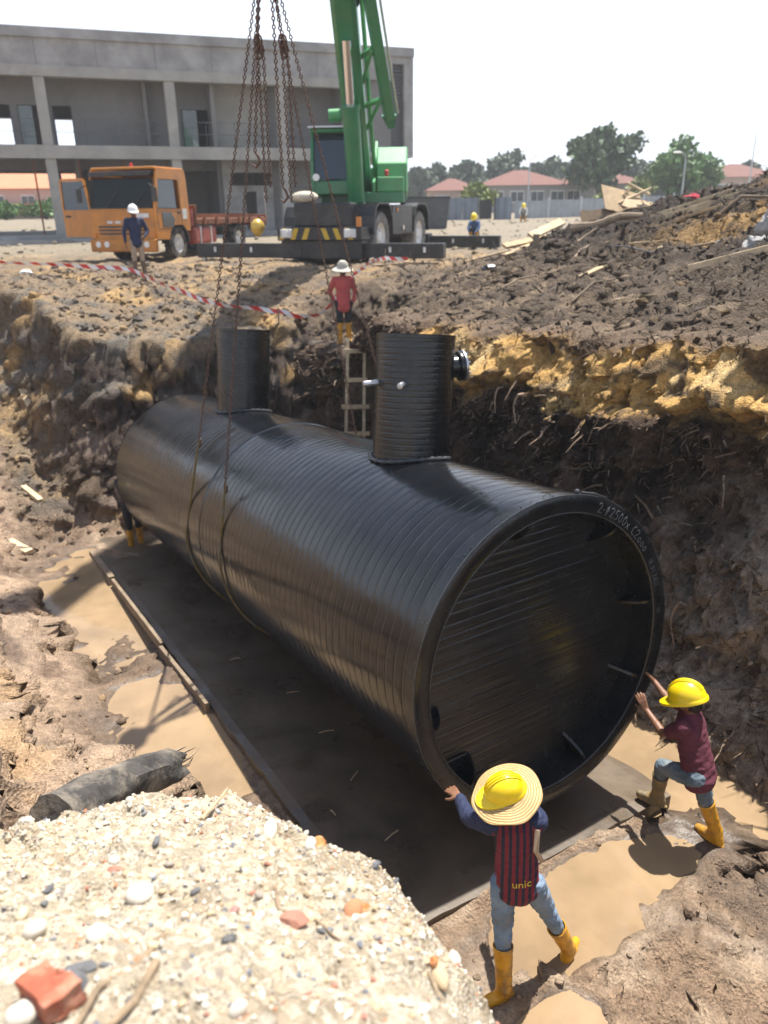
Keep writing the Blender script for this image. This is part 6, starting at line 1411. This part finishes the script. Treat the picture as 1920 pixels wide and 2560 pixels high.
for k, (a, b_, z0, z1, lb) in enumerate((((5.3, 19.8), (5.95, 19.7), .1, .75, 'thin batten sticking up left of the debris'), ((5.9, 19.9), (6.35, 19.5), .75, .35, 'thin batten sloping down right over the debris'), ((5.5, 19.5), (6.4, 19.6), .35, .45, 'thin level batten across the debris'), ((4.85, 19.4), (4.8, 19.5), .05, .5, 'short upright stake left of the debris'))):
    plank(lb, a, b_, .07, .05, M['wood_pale'], surf(*a) + z0, surf(*b_) + z1, group='battens in the debris')
RAG = mat('crimson_cloth', (.36, .03, .05), .9, var=.3, vscale=6)
def lump(name, label, cat, x, y, r3, m, seed, lift=.0):
    V = []; F = []; n_, m_ = 22, 14
    for i in range(m_ + 1):
        t = math.pi * i / m_
        for k in range(n_):
            q = 2 * math.pi * k / n_; d = Vector((math.sin(t) * math.cos(q), math.sin(t) * math.sin(q), math.cos(t))); f = 1 + .38 * float(fbm(d.x * 1.6 + seed, d.y * 1.6, d.z * 1.6, 1.0, 3)); V.append((d.x * r3[0] * f, d.y * r3[1] * f, d.z * r3[2] * f))
    F = [(i * n_ + k, (i + 1) * n_ + k, (i + 1) * n_ + (k + 1) % n_, i * n_ + (k + 1) % n_) for i in range(m_) for k in range(n_)]
    o = MB().add(V, F).build(name, m, None, smooth=True); o.location = (x, y, surf(x, y) + r3[2] * .5 + lift); tag(o, label, cat); return o
lump('red_rag', 'crumpled crimson cloth near the top of the mound', 'cloth', 6.6, 17.5, (.20, .16, .09), RAG, 3, .05)
lump('black_bag', 'black plastic bag on the ground left of the clay ledge', 'bag', 2.36, 17.3, (.17, .13, .10), mat('black_plastic_film', (.012, .012, .014), .3), 5)
lump('concrete_lump', 'large grey concrete lump at the right edge', 'concrete', 5.98, 12.3, (.28, .24, .24), CON, 8); lump('concrete_lump', 'pale slanted concrete slab piece beside the grey lump', 'concrete', 5.55, 11.95, (.2, .13, .17), CON, 9)
lump('white_litter', 'small white plastic litter at the far left', 'litter', -8.6, 19.5, (.16, .1, .07), WHT, 11)
plank('pale round edged pole lying along the top of the clay face', (4.45, 11.6), (5.5, 11.0), .10, .09, M['wood_pale'], name='pole', cat='pole'); plank('thin reddish stick on the mound slope', (4.5, 14.7), (5.2, 14.8), .05, .05, M['wood'], name='stick', cat='stick')
o = MB().lathe([(.085, 0), (.085, .55), (.07, .55), (.07, 0)], (0, 0, 0), (.1, -.1, 1), 20).build('pipe_offcut', mat('brown_pvc', (.30, .22, .15), .6), None, smooth=True, fix=True); o.location = (5.62, 11.15, surf(5.62, 11.15) - .05); tag(o, 'short brown pipe standing at the right edge', 'pipe')
P_ = [(4.35, 15.6), (4.45, 14.6), (4.65, 13.9), (4.95, 13.4), (5.35, 13.2), (5.75, 13.3)]; Q = [(x, y, surf(x, y) + .06 + .05 * math.sin(i * 1.7)) for i, (x, y) in enumerate(P_)]
tag(MB().tube(Q, .014, 6).build('loose_cable', mat('grey_cable', (.09, .09, .09), .6), None, smooth=True), 'loose grey cable curling over the mound foot', 'cable')
stick('weathered fallen log lying at the foot of the mound', [(4.2, 17.9, .05), (4.6, 17.6, .1), (5.1, 17.3, .12), (5.5, 17.2, .1)], .11, M['wood_old'], 'fallen_log', .5, 'log')
plank('stump like board standing at the mound foot', (3.35, 17.6), (3.37, 17.62), .12, .12, M['wood_old'], surf(3.35, 17.6) - .1, surf(3.37, 17.6) + .42)
for k, (a, b_, lb) in enumerate((((.35, 21.4), (1.2, 20.6), 'dark plank on the ground under the right outrigger'), ((.6, 21.6), (1.9, 21.4), 'pale board on the ground under the right outrigger'), ((-.2, 21.2), (.6, 21.5), 'short board under the crane front'), ((2.2, 20.9), (3.4, 20.8), 'long board at the tip of the right outrigger'))): plank(lb, a, b_, .22, .07, M['wood_old' if k % 2 == 0 else 'wood'], group='boards around the outrigger')
for k, (x0, y0, x1, y1, rad, lb) in enumerate(((3.6, 15.2, 4.1, 15.9, .03, 'thin branch left of the reddish stick'), (5.9, 14.6, 6.7, 14.1, .035, 'bare branch high on the mound near the right edge'), (6.3, 13.4, 6.7, 12.7, .03, 'dark branch above the grey concrete lump'), (3.0, 12.4, 3.7, 12.6, .02, 'small twig on the ledge behind the clay'), (4.9, 12.6, 5.3, 12.1, .022, 'small branch beside the pale pole'), (2.2, 14.5, 2.9, 14.9, .025, 'twig on the trodden ground behind the ledge'), (5.0, 18.3, 5.9, 18.0, .04, 'stout branch below the plywood'), (6.4, 16.9, 7.3, 16.6, .035, 'branch above the upper long beam'), (3.9, 16.6, 4.5, 17.0, .03, 'branch lying before the fallen log'))):
    stick(lb, [(x0, y0, .03), ((x0 + x1) / 2, (y0 + y1) / 2 + .08, .07), (x1, y1, .05)], rad, M['wood_old'] if k % 2 else STICK, 'branch', .5, 'branch', 'branches on the mound')
for k, (x0, y0, x1, y1, lb) in enumerate(((5.2, 15.7, 6.3, 15.2, 'grey plank lying below the two long beams'), (4.0, 18.9, 4.9, 18.5, 'grey plank in front of the dark plywood'), (6.7, 18.4, 7.6, 17.9, 'plank behind the crimson cloth'), (2.6, 18.4, 3.3, 18.1, 'plank lying flat near the standing board'), (3.4, 13.6, 3.9, 13.9, 'short board end half buried behind the ledge'))):
    plank(lb, (x0, y0), (x1, y1), .14, .05, M['wood_old'] if k % 2 else M['wood'], group='timber on the mound')
# ladder
ld = empty('wooden_ladder', (-.55, 14.3, -5.4)); tag(ld, 'rough wooden ladder against the dark pit wall beneath the red shirt', 'ladder')
def lp(x, u): return Vector((x + .10 + .0 * u, 14.55 - (1 - u) * .95, -2.20 - (1 - u) * 3.2)) - Vector((-.55, 14.3, -5.4))
for x0, x1 in ((-.80, -.73), (-.50, -.42)): MB().bar(lp(x0 - .06 if x0 < -.6 else x0, 0), lp(x1, 1), .055, .05, (0, 1, 0)).build('rail', M['wood_pale'], ld)
for k, u in enumerate((.93, .77, .62, .47, .32, .17)): 
    o_ = .05 if k > 1 else 0; MB().bar(lp(-.80 - o_ - .02 * k * .5, u) - Vector((0, .045, 0)), lp(-.38 + o_ * .6, u) - Vector((0, .045, 0)), .03, .075, (0, 0, 1)).build('rung', M['wood_pale'], ld)
# barrier tape, slack between short stakes
def tape_mat():
    m = bpy.data.materials.new('barrier_tape_film'); m.use_nodes = True; nt = m.node_tree; L = nt.links.new; N = nt.nodes.new; b = nt.nodes['Principled BSDF']; b.inputs['Roughness'].default_value = .4
    uv = N('ShaderNodeUVMap'); sx = N('ShaderNodeSeparateXYZ'); L(uv.outputs[0], sx.inputs[0]); mu = N('ShaderNodeMath'); mu.operation = 'MULTIPLY_ADD'; L(sx.outputs['Y'], mu.inputs[0]); mu.inputs[1].default_value = .12; L(sx.outputs['X'], mu.inputs[2])
    fr = N('ShaderNodeMath'); fr.operation = 'PINGPONG'; L(mu.outputs[0], fr.inputs[0]); fr.inputs[1].default_value = .22; gt = N('ShaderNodeMath'); gt.operation = 'GREATER_THAN'; L(fr.outputs[0], gt.inputs[0]); gt.inputs[1].default_value = .11
    mx = N('ShaderNodeMix'); mx.data_type = 'RGBA'; L(gt.outputs[0], mx.inputs[0]); mx.inputs[6].default_value = (.72, .72, .72, 1); mx.inputs[7].default_value = (.55, .035, .03, 1); L(mx.outputs[2], b.inputs['Base Color']); return m
TP = [(-9.9, 19.9, .32), (-8.2, 19.7, .22), (-5.96, 19.2, .22), (-5.1, 18.3, .16), (-4.4, 17.6, .18), (-3.55, 16.7, .22), (-2.9, 16.4, .22), (-2.15, 16.3, .25), (-1.55, 16.6, .3), (-1.05, 17.1, .3), (-.6, 17.9, .25), (-.2, 19.2, .25), (.1, 20.3, .22), (.8, 20.9, .15)]
pts = []; 
for (x0, y0, h0), (x1, y1, h1) in zip(TP, TP[1:]):
    for u in np.linspace(0, 1, 8)[:-1]: x, y = x0 + (x1 - x0) * u, y0 + (y1 - y0) * u; pts.append(Vector((x, y, float(height(np.array([x]), np.array([y]), False)[0]) + .12 + h0 + (h1 - h0) * u - .05 * math.sin(u * math.pi))))
for _ in range(4): pts = [pts[0]] + [(pts[i - 1] + pts[i] * 2 + pts[i + 1]) / 4 for i in range(1, len(pts) - 1)] + [pts[-1]]
V = []; F = []; U = []; dist = 0
for i, p in enumerate(pts):
    if i: dist += (p - pts[i - 1]).length
    tw = .5 * math.sin(i * .35) + .3; o2 = Vector((0, -math.sin(tw), math.cos(tw))) * .045; V += [p - o2, p + o2]; U += [(dist, 0), (dist, 1)]
F = [(2 * i, 2 * i + 2, 2 * i + 3, 2 * i + 1) for i in range(len(pts) - 1)]; me = bpy.data.meshes.new('barrier_tape'); me.from_pydata([tuple(v) for v in V], [], F); uvl = me.uv_layers.new(name='UVMap')
for lp_ in me.loops: uvl.data[lp_.index].uv = U[lp_.vertex_index]
tp_o = link('barrier_tape', me, tape_mat()); tag(tp_o, 'slack red and white barrier tape strung along the far pit edge', 'tape')
for x, y, h0 in (TP[0], TP[2], TP[7], TP[12]):
    z = surf(x, y); MB().cyl((x, y + .02, z - .2), (x + .02, y + .02, z + h0 + .25), .015, n=6).build('stake', M['wood_old'], tp_o)
# crouching workers far back
def crouch(x, y, fd, label, sm):
    z = surf(x, y); f = Vector((math.sin(R(fd)), math.cos(R(fd)), 0)); r_ = Vector((f.y, -f.x, 0)); b = Vector((x, y, z)); U = Vector((0, 0, 1))
    def P(a, h0, fw=0): return b + r_ * a + U * h0 + f * fw
    J = dict(pel=P(0, .30, -.12), shL=P(-.17, .72, .08), shR=P(.17, .72, .08), neck=P(0, .79, .12), head=P(0, .90, .18), face=f + U * -.4, knL=P(-.14, .48, .24), knR=P(.14, .48, .24), anL=P(-.12, .11, .02), anR=P(.12, .11, .04), soleL=P(-.12, 0), soleR=P(.12, 0), toeL=f - r_ * .2, toeR=f + r_ * .2,
             elL=P(-.22, .50, .22), wrL=P(-.12, .36, .40), handL=f - U * .5, palmL=r_, elR=P(.22, .5, .22), wrR=P(.12, .36, .40), handR=f - U * .5, palmR=-r_)
    person(label, J, SKIN2, sm, 'long', None, DARK, (BOOT, BOOT), hat_helmet(HELM, 1.1), .018)
crouch(3.72, 32.2, 200, 'worker in yellow helmet crouching behind the rear outrigger', mat('blue_work_shirt', (.05, .10, .22), .85, var=.2)); crouch(8.7, 50.0, 190, 'tiny worker in yellow helmet crouching near the hoarding doorway', mat('pale_work_shirt', (.4, .4, .38), .85))

# ------------------------------------------------------------------ thin tropical haze over the whole site
hm = bpy.data.materials.new('site_haze'); hm.use_nodes = True; hn = hm.node_tree; hn.nodes.clear()
ho = hn.nodes.new('ShaderNodeOutputMaterial'); hv = hn.nodes.new('ShaderNodeVolumePrincipled'); hv.inputs['Density'].default_value = 0.0010; hv.inputs['Color'].default_value = (.93, .95, .98, 1); hv.inputs['Anisotropy'].default_value = .3
hn.links.new(hv.outputs[0], ho.inputs['Volume'])
hz_o = MB().b2(-1300, 1300, -420, 2000, -8.5, 24.0).build('haze', hm); tag(hz_o, 'thin pale haze hanging over the whole site', kind='stuff')
